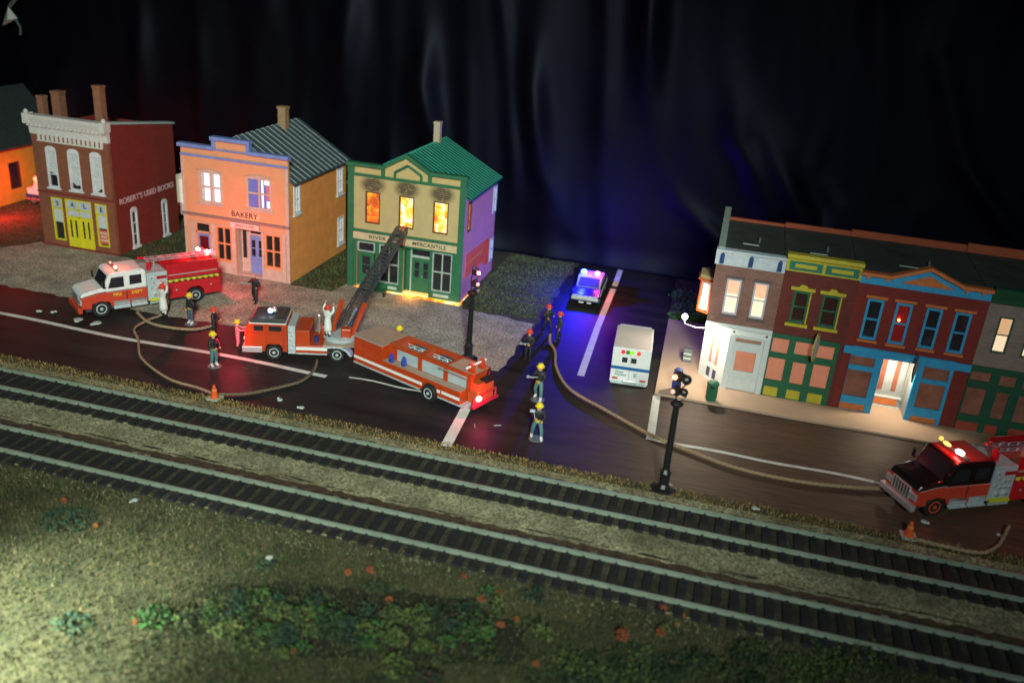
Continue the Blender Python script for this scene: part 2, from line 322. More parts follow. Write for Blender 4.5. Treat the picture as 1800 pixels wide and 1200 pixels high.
# ---------------------------------------------------------------- grass fibres (stuff)
def blades(name, regions, mats, hgt, wid, lean=.5):
    V = []; Fm = []
    for (x0, x1, y0, y1, dens, mi, clump) in regions:
        N = int((x1-x0)*(y1-y0)*dens); p = np.stack([rng.uniform(x0, x1, N), rng.uniform(y0, y1, N)], 1)
        if clump:
            f = np.sin(p[:, 0]*1.3+1.7*np.sin(p[:, 1]*.9))*np.sin(p[:, 1]*1.1+np.sin(p[:, 0]*.7)); p = p[f > rng.uniform(-1, .6, N)]; N = len(p)
        a = rng.uniform(0, 2*PI, N); h = hgt*rng.uniform(.5, 1.3, N); la = rng.uniform(0, 2*PI, N); ll = h*lean*rng.uniform(.2, 1.5, N)
        b = np.zeros((N, 3, 3)); w = wid*rng.uniform(.6, 1.4, N)
        b[:, 0, 0] = p[:, 0]-np.cos(a)*w; b[:, 0, 1] = p[:, 1]-np.sin(a)*w; b[:, 1, 0] = p[:, 0]+np.cos(a)*w; b[:, 1, 1] = p[:, 1]+np.sin(a)*w
        b[:, 2, 0] = p[:, 0]+np.cos(la)*ll; b[:, 2, 1] = p[:, 1]+np.sin(la)*ll; b[:, 2, 2] = h
        V.append(b.reshape(-1, 3)); Fm.append(np.array([mi]*N) if not isinstance(mi, tuple) else rng.choice(mi, N))
    V = np.concatenate(V); Fm = np.concatenate(Fm); N = len(Fm)
    me = bpy.data.meshes.new(name); me.vertices.add(len(V)); me.vertices.foreach_set('co', V.ravel())
    me.loops.add(3*N); me.loops.foreach_set('vertex_index', np.arange(3*N)); me.polygons.add(N); me.polygons.foreach_set('loop_start', np.arange(0, 3*N, 3))
    for m in mats: me.materials.append(m)
    me.polygons.foreach_set('material_index', Fm.astype(np.int32)); me.update(); me.validate()
    o = bpy.data.objects.new(name, me); COL.objects.link(o); return tag(o, kind='stuff')
g1 = mat('grass_green', (.035, .06, .016), .9, .4, 1); g2 = mat('grass_olive', (.075, .078, .028), .9, .3, 1); g3 = mat('grass_straw', (.13, .105, .045), .9, .3, 1); g4 = mat('grass_dark', (.016, .026, .009), .9, .3, 1)
tag(blades('grass', [(-32, 16, 12, 23.75, 130, (0, 0, 1, 1, 2, 3), 0), (-14, 16, 15, 22.4, 110, (0, 0, 3, 3), 1), (-14, -3, 16, 21.5, 120, (3, 3, 0), 1)], [g1, g2, g3, g4], .14, .022), 'short olive green static grass on the bank in front of the tracks', 'grass')
s1 = mat('fibre_grey', (.20, .20, .14), .9, .3, 1); s2 = mat('fibre_gold', (.30, .185, .065), .9, .3, 1)
tag(blades('verge_grass', [(-38, 18, 30.42, 31.66, 210, (1, 1, 0, 2), 0)], [g3, s2, g2], .11, .028), 'short golden brown grass fringe between the road and the back track', 'grass')
tag(blades('ballast_fibres', [(-34, 18, 26.9, 28.02, 200, (0, 0, 1, 2), 0), (-34, 18, 23.0, 24.1, 130, (0, 1, 1, 2), 0)], [s1, g2, mat('fibre_dark', (.07, .075, .045), .9)], .10, .024), 'pale grey green fibres covering the gravel strip between the two tracks', 'ground cover')
tag(blades('lawn', [(-36, -31.6, 46.6, 56, 45, (0, 1, 2), 0), (-24.4, -21.5, 46.2, 57, 80, (0, 1), 0), (-14, -9.5, 47, 58.5, 90, (0, 0, 1), 0), (-2.3, -.3, 50.5, 58.5, 60, (0, 0), 0), (-60, -41.6, 44, 58, 25, (1, 2), 0)], [mat('lawn_green', (.09, .15, .04), .9, .3, 1), g2, g3], .10, .03), 'low green and brown grass around and behind the houses', 'grass')
# ---------------------------------------------------------------- foliage clumps
def clump(name, x, y, r, h, m, label, group=None, n=60, cat='plant', leaf=.10):
    mb = MB()
    for _ in range(n):
        a = random.uniform(0, 2*PI); rr = r*math.sqrt(random.random()); z = h*random.random()*(1-.6*(rr/r)**2)+.02
        c = Vector((rr*math.cos(a)*random.uniform(.8, 1.2), rr*math.sin(a)*.8, z)); u = Vector([random.gauss(0, 1) for _ in range(3)]).normalized(); w = u.orthogonal().normalized(); l = leaf*random.uniform(.5, 1.3)
        mb.mi(random.randrange(len(m))).add([c-u*l, c+w*l*.5, c+u*l, c-w*l*.5], [(0, 1, 2, 3)])
    o = mb.build(name, m, None); o.location = (x, y, 0); return tag(o, label, cat, group)
bg_ = mat('bright_green_foam', (.028, .095, .02), .9, .3, 5); mg = mat('mid_green_foam', (.026, .048, .015), .9, .3, 5); lg = mat('yellow_green_foam', (.068, .095, .022), .9, .3, 5)
dg = mat('dark_green_foam', (.010, .026, .010), .9, .3, 5); og = mat('rust_orange_foam', (.21, .075, .018), .9, .3, 5); rd = mat('brick_red_foam', (.17, .035, .02), .9, .3, 5); bn = mat('dark_brown_foam', (.035, .022, .014), .9, .3, 5); yl = mat('straw_yellow_foam', (.22, .19, .07), .9, .3, 5); tq = mat('blue_green_foam', (.015, .045, .028), .9, .3, 5)
clump('moss_clump', -14.3, 18.3, .55, .5, [bg_, bg_, mg], 'bright green leafy clump standing alone at the left of the undergrowth', 'green clumps on the bank', 160)
clump('moss_clump', -16.4, 17.4, .6, .2, [tq, mg], 'flat blue green patch near the lit bottom left corner', 'green clumps on the bank', 110)
clump('moss_clump', -20.0, 21.6, .95, .16, [tq, dg, dg], 'flat dark green patch of moss below the nearer track at far left', 'green clumps on the bank', 200)
clump('moss_clump', -12.0, 18.8, .3, .3, [yl, yl, lg], 'pale straw yellow tuft to the right of the bright green clump', 'green clumps on the bank', 45)
clump('moss_clump', -12.6, 21.7, .35, .3, [tq], 'blue green tuft at the top edge of the undergrowth', 'green clumps on the bank', 40)
clump('moss_clump', .25, 23.0, .24, .3, [lg, yl], 'pale yellow green leaf tuft beside the two orange bushes on the right', 'green clumps on the bank', 20)
sheet('shade_patch', wob([(-14.2, 18.5), (-12.5, 18.2), (-9, 18.6), (-6, 19.6), (-3.6, 20.3), (-3.8, 21.8), (-6, 22.3), (-9, 21.9), (-12, 21.2), (-13.6, 19.6)], .3, .22), .006, mat('undergrowth_shade', (.018, .020, .009), .95, .5, 2, bump=1, grain=9))  # dark sheet stands in for the deep shade between the clumps
CN = {'mid_green_foam': 'mid green', 'yellow_green_foam': 'yellow green', 'dark_green_foam': 'dark green', 'bright_green_foam': 'bright green', 'blue_green_foam': 'blue green', 'dark_brown_foam': 'dark brown'}
def cname(c): 
    u = []; [u.append(CN[q.name]) for q in c if CN[q.name] not in u]; return ' and '.join(u[:2])
for i in range(72):
    t = random.random(); x = -13.6+t*9.5+random.gauss(0, .5); y = 18.9+t*2.4+random.gauss(0, .75)
    c = random.choice([[mg, lg], [mg, dg], [lg, mg, lg], [bg_, mg], [dg, bn], [dg, tq], [bg_, lg]])
    clump('moss_clump', x, y, random.uniform(.22, .6), random.uniform(.3, .8), c, ('tall' if i % 3 == 0 else 'low')+' '+cname(c)+' clump in the '+('left', 'left centre', 'right centre', 'right')[min(3, int(t*4))]+' part of the '+('lower' if y < 18.9+t*2.4 else 'upper')+' undergrowth', 'tangled undergrowth clumps', random.randrange(60, 130), leaf=.075)
for i in range(44):
    x = random.uniform(-3.5, 7); y = 19.4+ (x+4)*.42+random.gauss(0, .7)
    c = random.choice([[mg, dg], [lg, mg], [dg], [mg, mg, lg], [dg, mg]]); clump('moss_clump', x, y, random.uniform(.35, .8), random.uniform(.15, .4), c, 'low '+cname(c)+' clump on the bank, '+('right of the undergrowth', 'in the right foreground', 'near the bottom right corner')[min(2, max(0, int((x+3.5)/3.5)))], 'low clumps on the right of the bank', random.randrange(80, 150), leaf=.07)
for (x, y, r, h, c, lab) in ((-9.33, 22.65, .2, .3, [rd, og], 'rust red tuft at the top of the undergrowth nearest the track'), (-9.92, 22.27, .17, .3, [og], 'orange tuft just left of the rust red tuft near the track'),
    (-8.2, 21.5, .2, .25, [og, og, rd], 'orange tuft beside a green one in the middle of the undergrowth'), (-6.36, 23.44, .15, .2, [rd, og], 'small lone orange red tuft close to the nearer track'),
    (-5.5, 22.5, .26, .25, [rd, rd, og], 'brick red bush of the pair below the track at centre'), (-5.05, 22.95, .26, .25, [og, rd], 'orange bush of the pair below the track at centre'),
    (-6.2, 21.2, .32, .3, [og, og, bn], 'wide burnt orange bush at the right end of the undergrowth'), (.1, 24.05, .24, .35, [og, rd], 'orange sprig growing up over the sleepers of the nearer track'),
    (.75, 23.95, .1, .2, [og], 'tiny orange tuft right of the sprig by the sleepers'), (.6, 23.5, .12, .15, [og, yl], 'tiny amber tuft below the sprig by the sleepers'),
    (-.95, 22.3, .28, .6, [rd, rd, og], 'tall red bush, larger of two on the right of the bank'), (.15, 22.9, .22, .4, [rd, og], 'rounder red orange bush, smaller of two on the right of the bank'),
    (-10.2, 19.9, .25, .3, [rd, bn], 'dark red tuft buried in the middle of the undergrowth'), (-14.75, 18.05, .12, .25, [og], 'small orange tuft against the left of the bright green clump'),
    (-9.9, 18.5, .12, .2, [og], 'small orange tuft at the lower edge of the undergrowth'), (-20.9, 22.6, .2, .18, [og, rd], 'orange tuft at the far left edge below the tracks'), (-18.9, 21.7, .14, .18, [og], 'small orange tuft right of the dark green moss patch'), (-4.6, 21.6, .2, .2, [og, rd], 'orange red tuft below the pair of bushes at centre'), (-4.2, 22.0, .14, .2, [og], 'small orange tuft right of the orange red one at centre'), (-3.2, 20.3, .16, .25, [rd, og], 'rust tuft at the bottom edge near the centre')):
    clump('orange_tuft', x, y, r*.62, h*.8, c, lab, 'orange and red tufts on the bank', int(60+420*r), leaf=.05)

# ---------------------------------------------------------------- building helpers
def grid_wall(mb, u0, u1, z0, z1, holes, y0, y1):
    """wall with rectangular holes, thickness y0..y1; only exposed faces"""
    us = sorted({u0, u1, *[h[0] for h in holes], *[h[1] for h in holes]}); zs = sorted({z0, z1, *[h[2] for h in holes], *[h[3] for h in holes]})
    us = [u for u in us if u0 <= u <= u1]; zs = [z for z in zs if z0 <= z <= z1]
    def solid(i, j):
        if i < 0 or j < 0 or i >= len(us)-1 or j >= len(zs)-1: return False
        cu, cz = (us[i]+us[i+1])/2, (zs[j]+zs[j+1])/2
        return not any(h[0] < cu < h[1] and h[2] < cz < h[3] for h in holes)
    for i in range(len(us)-1):
        for j in range(len(zs)-1):
            if not solid(i, j): continue
            a, b, c, d = us[i], us[i+1], zs[j], zs[j+1]
            q = lambda *v: mb.add(v, [(0, 1, 2, 3)])
            q((a, y0, c), (b, y0, c), (b, y0, d), (a, y0, d)); q((a, y1, c), (a, y1, d), (b, y1, d), (b, y1, c))
            if not solid(i-1, j): q((a, y0, c), (a, y0, d), (a, y1, d), (a, y1, c))
            if not solid(i+1, j): q((b, y0, c), (b, y1, c), (b, y1, d), (b, y0, d))
            if not solid(i, j-1): q((a, y0, c), (a, y1, c), (b, y1, c), (b, y0, c))
            if not solid(i, j+1): q((a, y0, d), (b, y0, d), (b, y1, d), (a, y1, d))
    return mb
def window(par, u0, u1, z0, z1, fm, gm, y=0., fw=.09, cols=1, rows=2, sill=None, proud=.04, name='window', arch=False, lint=None, curtain=None, rot=None, bar=.045):
    mb = MB(); a, b = y-proud, y+.10
    mb.box(u0, u0+fw, a, b, z0, z1).box(u1-fw, u1, a, b, z0, z1).box(u0+fw, u1-fw, a+.002, b, z0, z0+fw).box(u0+fw, u1-fw, a+.002, b, z1-fw, z1)
    for c in range(1, cols): x = u0+fw+(u1-u0-2*fw)*c/cols; mb.box(x-bar/2, x+bar/2, a+.02, b-.01, z0+fw, z1-fw)
    for r in range(1, rows): z = z0+fw+(z1-z0-2*fw)*r/rows; mb.box(u0+fw, u1-fw, a+.024, b-.012, z-bar/2, z+bar/2)
    if arch:
        c = (u0+u1)/2; w = (u1-u0)/2; pts = [(c+w*math.cos(t), z1-.01+.22*math.sin(t)) for t in np.linspace(0, PI, 9)]; mb.prism(pts, a, b)
    o = mb.build(name, fm, par)
    MB().box(u0+.02, u1-.02, y+.07, y+.09, z0+.02, z1-.02).build('pane', gm, o)
    if sill: MB().box(u0-.1, u1+.1, y-.12, y+.05, z0-.1, z0+.0).build('sill', sill, o)
    if lint: MB().box(u0-.12, u1+.12, y-.10, y+.05, z1, z1+.14).build('lintel', lint, o)
    if curtain:
        cm, cz0 = curtain; cb = MB(); N = 14; vs = []
        for i in range(N+1):
            x = u0+fw+(u1-u0-2*fw)*i/N; yy = y+.045+.015*math.sin(i*1.9); zz = cz0+.12*math.sin(i/N*PI*1.3+u0); vs += [(x, yy, zz), (x, yy, z1-fw*.5)]
        cb.add(vs, [(2*i, 2*i+2, 2*i+3, 2*i+1) for i in range(N)]).build('curtain', cm, o)
    if rot: o.location, o.rotation_euler = rot
    return o
def side_window(par, X, y0, y1, z0, z1, fm, gm, **k):   # on a wall facing +x
    return window(par, 0, y1-y0, z0, z1, fm, gm, rot=((X, y0, 0), (0, 0, PI/2)), **k)
def door(par, u0, u1, z0, z1, m, gm, y=0., leaves=2, glass=(.55, .92), pcs=2, knob=True, name='door'):
    mb = MB(); mb.box(u0, u1, y-.0, y+.07, z0, z1); w = (u1-u0)/leaves
    o = mb.build(name, m, par)
    for i in range(leaves):
        a, b = u0+i*w, u0+(i+1)*w; zA, zB = z0+(z1-z0)*glass[0], z0+(z1-z0)*glass[1]; h = (zB-zA)/pcs
        for j in range(pcs): MB().box(a+w*.25, b-w*.25, y-.012, y+.0, zA+h*j+.03, zA+h*(j+1)-.03).build('pane', gm, o)
        fr = MB(); fr.box(a+w*.12, b-w*.12, y-.02, y, z0+.08, z0+(zA-z0)*.85); fr.build('door_panel', m, o, bevel=.008)
    if knob: MB().ball(((u0+u1)/2+.06, y-.05, z0+(z1-z0)*.45), .035).build('handle', M_['chrome'], o)
    return o
lace = mat('lace_curtain', (.50, .54, .56), .8, .15, 6)
dark = M_['glass']

# ================================================================ yellow building, far left
Y0 = thing('warehouse', (-49.65, 48.2, 0), 'yellow walled building with a dark steep roof at the far left edge, lit red', 'building')
my = mat('ochre_wall', (.46, .30, .035), .8, .12, 2)
o = grid_wall(MB(), 0, 9.8, 0, 4.15, [(4.6, 5.6, .98, 2.85)], 0, .2).build('wall', my, Y0); o.rotation_euler = (0, 0, PI/2)
MB().prism([(-.2, 0), (-.2, 4.1), (-2.9, 7.0), (-5.6, 4.1), (-5.6, 0)], 9.6, 9.8).build('gable_wall', mat('dark_olive_gable', (.03, .035, .02), .8), Y0)
MB().prism([(-.2, 0), (-.2, 4.1), (-2.9, 7.0), (-5.6, 4.1), (-5.6, 0)], 0, .2).build('front_wall', my, Y0)
side_window(Y0, .02, 4.6, 5.6, .98, 2.85, mat('maroon_frame', (.06, .02, .025), .5), dark, y=.03, fw=.06, rows=1)
MB().prism([(.35, 3.85), (.35, 4.0), (-2.9, 7.5), (-6.1, 4.0), (-6.1, 3.85), (-2.9, 7.3)], -.3, 10.2).build('roof', mat('slate_dark_roof', (.03, .042, .045), .7, .2, 3, bump=.5, siding=('Y', 1.2)), Y0)

# ================================================================ brick bookshop
B1 = thing('brick_shop', (-41.42, 46.15, 0), 'brown brick two storey bookshop with white cornice, yellow doors and white lettering on its side', 'building')
mb1 = mat('brown_brick', (.27, .095, .052), .8, .14, 1.2, bump=.5, brick=(.62, .62, .62)); mb1s = mat('red_brown_brick', (.22, .026, .018), .8, .12, 1.2, bump=.5, brick=(.75, .7, .7))
holes = [(.92, 1.6, 3.82, 6.1), (2.46, 3.2, 3.82, 6.1), (4.03, 4.74, 3.82, 6.1), (.88, 1.66, .44, 3.15), (1.86, 3.72, 0.0, 3.17), (4.0, 4.8, .44, 3.14)]
grid_wall(MB(), 0, 5.33, 0, 6.95, holes, 0, .22).build('front_wall', mb1, B1)
sw = MB(); grid_wall(sw, .22, 6.5, 0, 7.0, [(1.5, 2.1, .15, 2.5), (4.7, 5.25, .1, 2.32)], 0, .2)
o = sw.build('side_wall', mb1s, B1); o.location = (5.33, 0, 0); o.rotation_euler = (0, 0, PI/2)
MB().prism([(.22, 7.0), (6.5, 7.0), (6.5, 7.2), (.22, 8.05)], 5.13, 5.329, 'x').build('parapet', mb1s, B1)
MB().prism([(.15, 8.05), (6.6, 7.2), (6.6, 7.32), (.15, 8.19)], 4.9, 5.44, 'x').build('coping', mat('pale_coping', (.34, .42, .42), .5), B1)
MB().box(0, .2, .22, 6.5, 0, 7.3).box(.2, 5.13, 6.3, 6.5, 0, 7.1).build('rear_wall', mb1s, B1)
MB().prism([(.22, 7.25), (6.3, 6.6), (6.3, 6.7), (.22, 7.35)], .2, 5.13, 'x').build('roof', mat('tar_roof', (.03, .032, .03), .85, bump=.4), B1)
MB().box(-.02, 5.36, -.03, .0, 3.38, 3.5).build('string_course', mb1s, B1)
mc = mat('white_cornice', (.60, .60, .58), .5, .12, 8, bump=.3)
cor = MB(); cor.prism([(.2, 6.95), (-.02, 6.95), (-.06, 7.35), (-.22, 7.6), (-.34, 7.95), (-.36, 8.15), (.2, 8.15)], -.05, 5.38, 'x')
for i in range(15): u = .5+i*.31; cor.box(u, u+.17, -.06, .0, 6.6, 7.1)
for i in range(18): u = .0+i*.3; cor.box(u, u+.12, -.27, -.1, 7.45, 7.6)
for u in (-.12, 5.2): cor.box(u, u+.28, -.42, .2, 7.6, 8.2).lathe([(.12, 8.2), (.16, 8.28), (.04, 8.42)], (u+.14, -.2, 0), n=8)
cor.box(.4, 4.95, -.045, .0, 6.55, 6.62)
cor.build('cornice', mc, B1)
wf = mat('white_frame', (.62, .64, .68), .5)
for i, h in enumerate(holes[:3]): window(B1, h[0]-.04, h[1]+.04, h[2]-.04, h[3]+.02, wf, dark, y=.02, fw=.1, rows=3, arch=True, sill=wf, curtain=(lace, (4.6, 4.2, 4.0)[i]))
yf = mat('yellow_frame', (.62, .56, .02), .5)
for (a, b, c) in ((.88, 1.66, 'S'), (4.0, 4.8, 'E')): 
    w = window(B1, a, b, .44, 3.15, yf, dark, y=.02, fw=.08, rows=1, cols=1)
    MB().box(a+.1, b-.08, .02, .05, 2.52, 3.05).build('sign_panel', mat('frosted_panel', (.42, .48, .56), .5), w)
    MB().box(a+.08, b-.08, .0, .06, 2.42, 2.5).build('transom', yf, w)
    MB().box(a+.1, b-.08, .03, .05, 1.6, 2.4).build('curtain', lace, w)
    text(c, ((a+b)/2, .012, 2.77), .42, M_['black'], w)
po = MB().box(4.12, 4.7, .02, .045, .62, 1.5).build('poster', mat('poster_red', (.55, .12, .08), .6), w)
for z in (1.3, 1.08, .84): text('BOOK' if z > 1.2 else 'SALE' if z > 1 else 'TODAY', (4.41, .012, z), .17, M_['white'], w)
d = MB().box(1.88, 3.7, .03, .10, .02, 2.1).build('door', yf, B1)
for u in (2.12, 2.48, 3.02, 3.38): MB().box(u-.055, u+.055, .015, .035, .75, 1.85).build('pane', dark, d)
MB().box(1.86, 3.72, .0, .08, 2.02, 2.1).box(1.86, 3.72, .0, .08, 2.48, 2.56).box(2.75, 2.83, .0, .1, .02, 3.15).box(1.86, 1.94, -.01, .1, 0, 3.17).box(3.64, 3.72, -.01, .1, 0, 3.17).box(1.94, 3.64, -.01, .1, 3.08, 3.17).build('door_frame', yf, B1)
pn = MB().box(1.95, 3.63, .04, .06, 2.1, 3.08).build('transom_panel', mat('frosted_panel', (.42, .48, .56), .5), B1)
text('A', (2.35, .03, 2.82), .42, M_['black'], pn); text('L', (3.22, .03, 2.82), .42, M_['black'], pn)
for u in (2.05, 2.22, 2.39, 2.56, 2.92, 3.09, 3.26, 3.43): MB().box(u, u+.11, .03, .05, 2.16, 2.42).build('pane', lace, pn)
text("ROBERT'S USED BOOKS", (5.345, 3.35, 3.25), .50, mat('pink_white_letters', (.62, .42, .46), .6), B1, (PI/2, 0, PI/2), sx=1.06)
side_window(B1, 5.35, 1.5, 2.1, .15, 2.5, wf, dark, y=0, fw=.1, rows=3, arch=True, sill=wf); side_window(B1, 5.35, 4.7, 5.25, .1, 2.32, wf, dark, y=0, fw=.1, rows=3, arch=True, sill=wf)
mch = mat('chimney_brick', (.30, .13, .075), .8, bump=.4, brick=(.6, .6, .6))
for (x, y, w, top) in ((.05, .75, .42, 9.1), (.12, 1.9, .58, 9.25), (4.3, .45, .48, 10.15)):
    MB().box(x, x+w, y, y+w, 6.9, top-.15).box(x-.03, x+w+.03, y-.03, y+w+.03, top-.15, top).build('chimney', mch, B1)
MB().box(-.1, 5.45, -.08, 0, -.0, .12).build('plinth', mb1s, B1)

# ================================================================ bakery
B2 = thing('bakery', (-31.30, 46.3, 0), 'salmon coloured two storey bakery with blue topped false front and grey metal roof', 'building')
ms = mat('salmon_clapboard', (.62, .30, .16), .7, .07, 1.5, bump=.35, siding=('Z', 2.4)); ms2 = mat('ochre_orange_clapboard', (.80, .33, .09), .7, .12, 1.5, bump=.35, siding=('Z', 2.4))
mt = mat('pink_grey_trim', (.52, .38, .33), .6); mbl = mat('periwinkle_trim', (.17, .24, .55), .5)
WW = 6.82
holes = [(1.12, 2.6, 4.22, 6.1), (4.2, 5.74, 4.27, 6.14), (.7, 1.66, .3, 2.88), (2.04, 3.07, .77, 2.9), (3.35, 5.03, 0, 2.95), (5.24, 6.32, .8, 2.87)]
grid_wall(MB(), 0, WW, 0, 7.5, holes, 0, .2).build('front_wall', ms, B2)
for (a, b) in ((.2, 7.9),): 
    sw = MB(); grid_wall(sw, a, b, 0, 6.15, [(.64, 1.4, 4.05, 5.8), (6.55, 7.35, 3.95, 5.7), (6.63, 7.5, .62, 2.42)], 0, .2); o = sw.build('side_wall', ms2, B2); o.location = (WW, 0, 0); o.rotation_euler = (0, 0, PI/2)
MB().box(0, .2, .2, 7.9, 0, 6.1).prism([(.2, 0), (WW-.2, 0), (WW-.2, 6.1), (WW/2, 8.0), (.2, 6.1)], 7.7, 7.9).build('rear_wall', ms2, B2)
msr = mat('grey_seamed_roof', (.055, .085, .10), .5, .15, 2)
rf = MB(); ze, zr = 6.0, 8.15
for s in (-1, 1):
    xe = WW/2+s*(WW/2+.3); rf.prism([(WW/2, zr), (xe, ze-.1), (xe, ze), (WW/2, zr+.12)], .2, 8.15)
rf.build('roof', msr, B2)
sm = MB()
for i in range(13):
    y = .45+i*.6
    for s in (-1, 1):
        xe = WW/2+s*(WW/2+.3); sm.prism([(WW/2, zr+.125), (xe, ze+.005), (xe, ze+.06), (WW/2, zr+.18)], y-.025, y+.025)
sm.build('roof_seams', mat('light_seam', (.26, .31, .33), .5), B2)
MB().box(3.42, 3.92, 5.3, 5.8, 7.6, 9.2).box(3.38, 3.96, 5.26, 5.84, 9.2, 9.36).build('chimney', mat('tan_chimney', (.33, .20, .11), .8, bump=.3), B2)
pb = MB(); pb.box(-.12, 2.2, -.22, .22, 7.4, 7.62).box(4.4, WW+.12, -.22, .22, 7.4, 7.62).box(2.05, 4.55, -.24, .24, 7.98, 8.2).box(-.03, WW+.03, -.08, .0, 6.88, 7.02).box(2.1, 2.32, -.15, .2, 7.5, 8.0).box(4.28, 4.5, -.15, .2, 7.5, 8.0).box(2.2, 4.4, -.12, .2, 7.4, 7.5)
pb.build('cornice', mbl, B2, bevel=.02)
MB().box(2.32, 4.28, -.04, .2, 7.5, 8.0).build('parapet_panel', ms, B2)
MB().box(-.05, .12, -.06, 0, .0, 3.35).box(WW-.17, WW+.04, -.06, .0, 0, 6.88).box(-.03, .1, -.04, 0, 3.5, 6.88).box(.35, .6, -.07, 0, 0, 2.95).box(1.72, 1.98, -.07, 0, 0, 2.95).box(3.1, 3.33, -.07, .0, 0, 2.95).box(5.05, 5.2, -.07, .0, 0, 2.95).box(6.38, 6.62, -.07, .0, 0, 2.95).build('pilaster', mt, B2, bevel=.01)
MB().box(-.1, WW+.1, -.16, 0, 3.38, 3.5).build('cornice_lower', mat('grey_mauve_trim', (.25, .17, .18), .6), B2)
MB().box(-.05, WW+.05, -.10, -.08, 2.95, 3.0).box(1.98, 3.1, -.05, 0, .02, .7).box(5.2, 6.38, -.05, 0, .02, .72).build('stall_riser', mt, B2)
lit = emi('lit_window_white', (.85, .95, 1), .95); blw = mat('blue_blind', (.10, .14, .42), .5, emit=(.15, .25, .9), estr=.12)
w = window(B2, 1.08, 2.64, 4.2, 6.12, mt, lit, y=.02, fw=.13, cols=2, rows=2, bar=.1, sill=mt); MB().prism([(1.0, 6.12), (2.72, 6.12), (1.86, 6.25)], -.08, .05).build('lintel', mt, w)
for (a, b) in ((1.22, 1.4), (1.75, 1.84), (1.92, 2.05), (2.4, 2.5)): MB().box(a, b, .055, .07, 4.34, 5.98).build('curtain', lace, w)
w = window(B2, 4.16, 5.78, 4.24, 6.16, mt, blw, y=.02, fw=.13, cols=2, rows=2, bar=.1, sill=mt); MB().prism([(4.08, 6.16), (5.86, 6.16), (4.97, 6.3)], -.08, .05).build('lintel', mt, w)
MB().box(5.1, 5.22, .05, .07, 4.4, 6.0).box(5.42, 5.6, .05, .07, 4.4, 4.8).box(5.3, 5.6, .05, .07, 5.75, 6.02).build('curtain', emi('bright_curtain', (.9, .95, 1), .9), w)
MB().box(5.42, 5.62, .03, .048, 4.9, 5.7).build('poster', mat('pink_poster', (.55, .16, .2), .6), w)
mo = mat('orange_frame', (.70, .28, .12), .6)
window(B2, 2.04, 3.07, .77, 2.9, mo, dark, y=.02, fw=.09, cols=2, rows=2, bar=.08); window(B2, 5.24, 6.32, .8, 2.87, mo, dark, y=.02, fw=.09, cols=2, rows=2, bar=.08)
dd = MB().box(.74, 1.62, .06, .12, .05, 2.3).build('side_door', mbl, B2); MB().box(.9, 1.46, .03, .06, 1.2, 2.1).build('pane', mat('reddish_glass', (.12, .01, .015), .2), dd)
MB().box(.78, 1.6, .03, .06, 2.42, 2.82).build('transom_window', dark, B2); MB().box(.7, 1.66, -.02, .08, 2.3, 2.42).box(.7, .78, -.02, .08, 0, 2.88).box(1.6, 1.66, -.02, .08, 0, 2.88).build('door_frame', ms, B2)
# recessed doorway
MB().box(3.35, 5.03, .62, .66, 0, 2.95).box(3.34, 3.36, .2, .62, 0, 2.95).box(5.02, 5.04, .2, .62, 0, 2.95).box(3.35, 5.03, .2, .64, 2.95, 2.98).build('recess_wall', mt, B2)
door(B2, 3.98, 4.9, .1, 2.45, mbl, dark, y=.5, leaves=2, glass=(.45, .9), pcs=2); MB().box(4.05, 4.85, .5, .55, 2.6, 2.9).build('transom_window', dark, B2)
MB().box(3.5, 3.72, .5, .55, 1.0, 2.85).build('side_light', dark, B2); MB().box(3.34, 5.05, .0, .6, 0, .1).build('doorstep', mt, B2)
MB().box(3.1, 4.95, -.13, -.1, 3.0, 3.3).build('sign_board', mat('sign_white', (.55, .52, .48), .6), B2); text('BREAD & PIES', (4.02, -.14, 3.15), .2, mat('sign_red', (.5, .1, .08), .6), B2)
MB().box(2.98, 4.98, -.03, -.001, 3.58, 4.02).build('sign_board', mat('pale_salmon_board', (.64, .40, .24), .6), B2); text('BAKERY', (3.98, -.035, 3.79), .46, mat('maroon_letters', (.10, .006, .02), .6), B2, sx=1.0, ext=.01, spacing=1.05)
for (a, b, c, d_) in ((.62, 1.4, 4.05, 5.8), (6.52, 7.36, 3.95, 5.72), (6.62, 7.5, .6, 2.44)): side_window(B2, WW+.02, a, b, c, d_, wf, lace, y=0, fw=.12, sill=wf, rows=2, cols=2)

# ================================================================ burning mercantile
B3 = thing('mercantile', (-21.35, 47.7, 0), 'cream and dark green shop with flames in its three upper windows and a green roof', 'building')
W3 = 7.04; mcr = mat('cream_clapboard', (.45, .36, .175), .7, .07, 1.5, bump=.4, siding=('Z', 3.2), soot=[(1.48, 6.3), (3.55, 6.32), (5.66, 6.3)])
mpu = mat('lilac_clapboard', (.48, .25, .19), .7, .1, 1.5, bump=.3, siding=('Z', 2.6)); gd = mat('shop_green', (.022, .13, .065), .5); gl = mat('light_green_edge', (.10, .24, .14), .5)
cl2 = mat('cream_vertical_board', (.48, .38, .17), .6, .08, 2, bump=.6, siding=('X', 2.2)); wtr = mat('grey_white_trim', (.38, .46, .42), .5)
holes = [(1.07, 1.9, 4.05, 5.85), (3.14, 3.98, 4.05, 5.85), (5.22, 6.06, 4.03, 5.82), (.5, 1.72, .12, 2.85), (1.95, 3.2, .5, 2.85), (3.45, 5.1, 0, 2.95), (5.27, 6.46, .5, 2.86)]
grid_wall(MB(), 0, W3, 0, 6.75, holes, 0, .2).build('front_wall', mcr, B3)
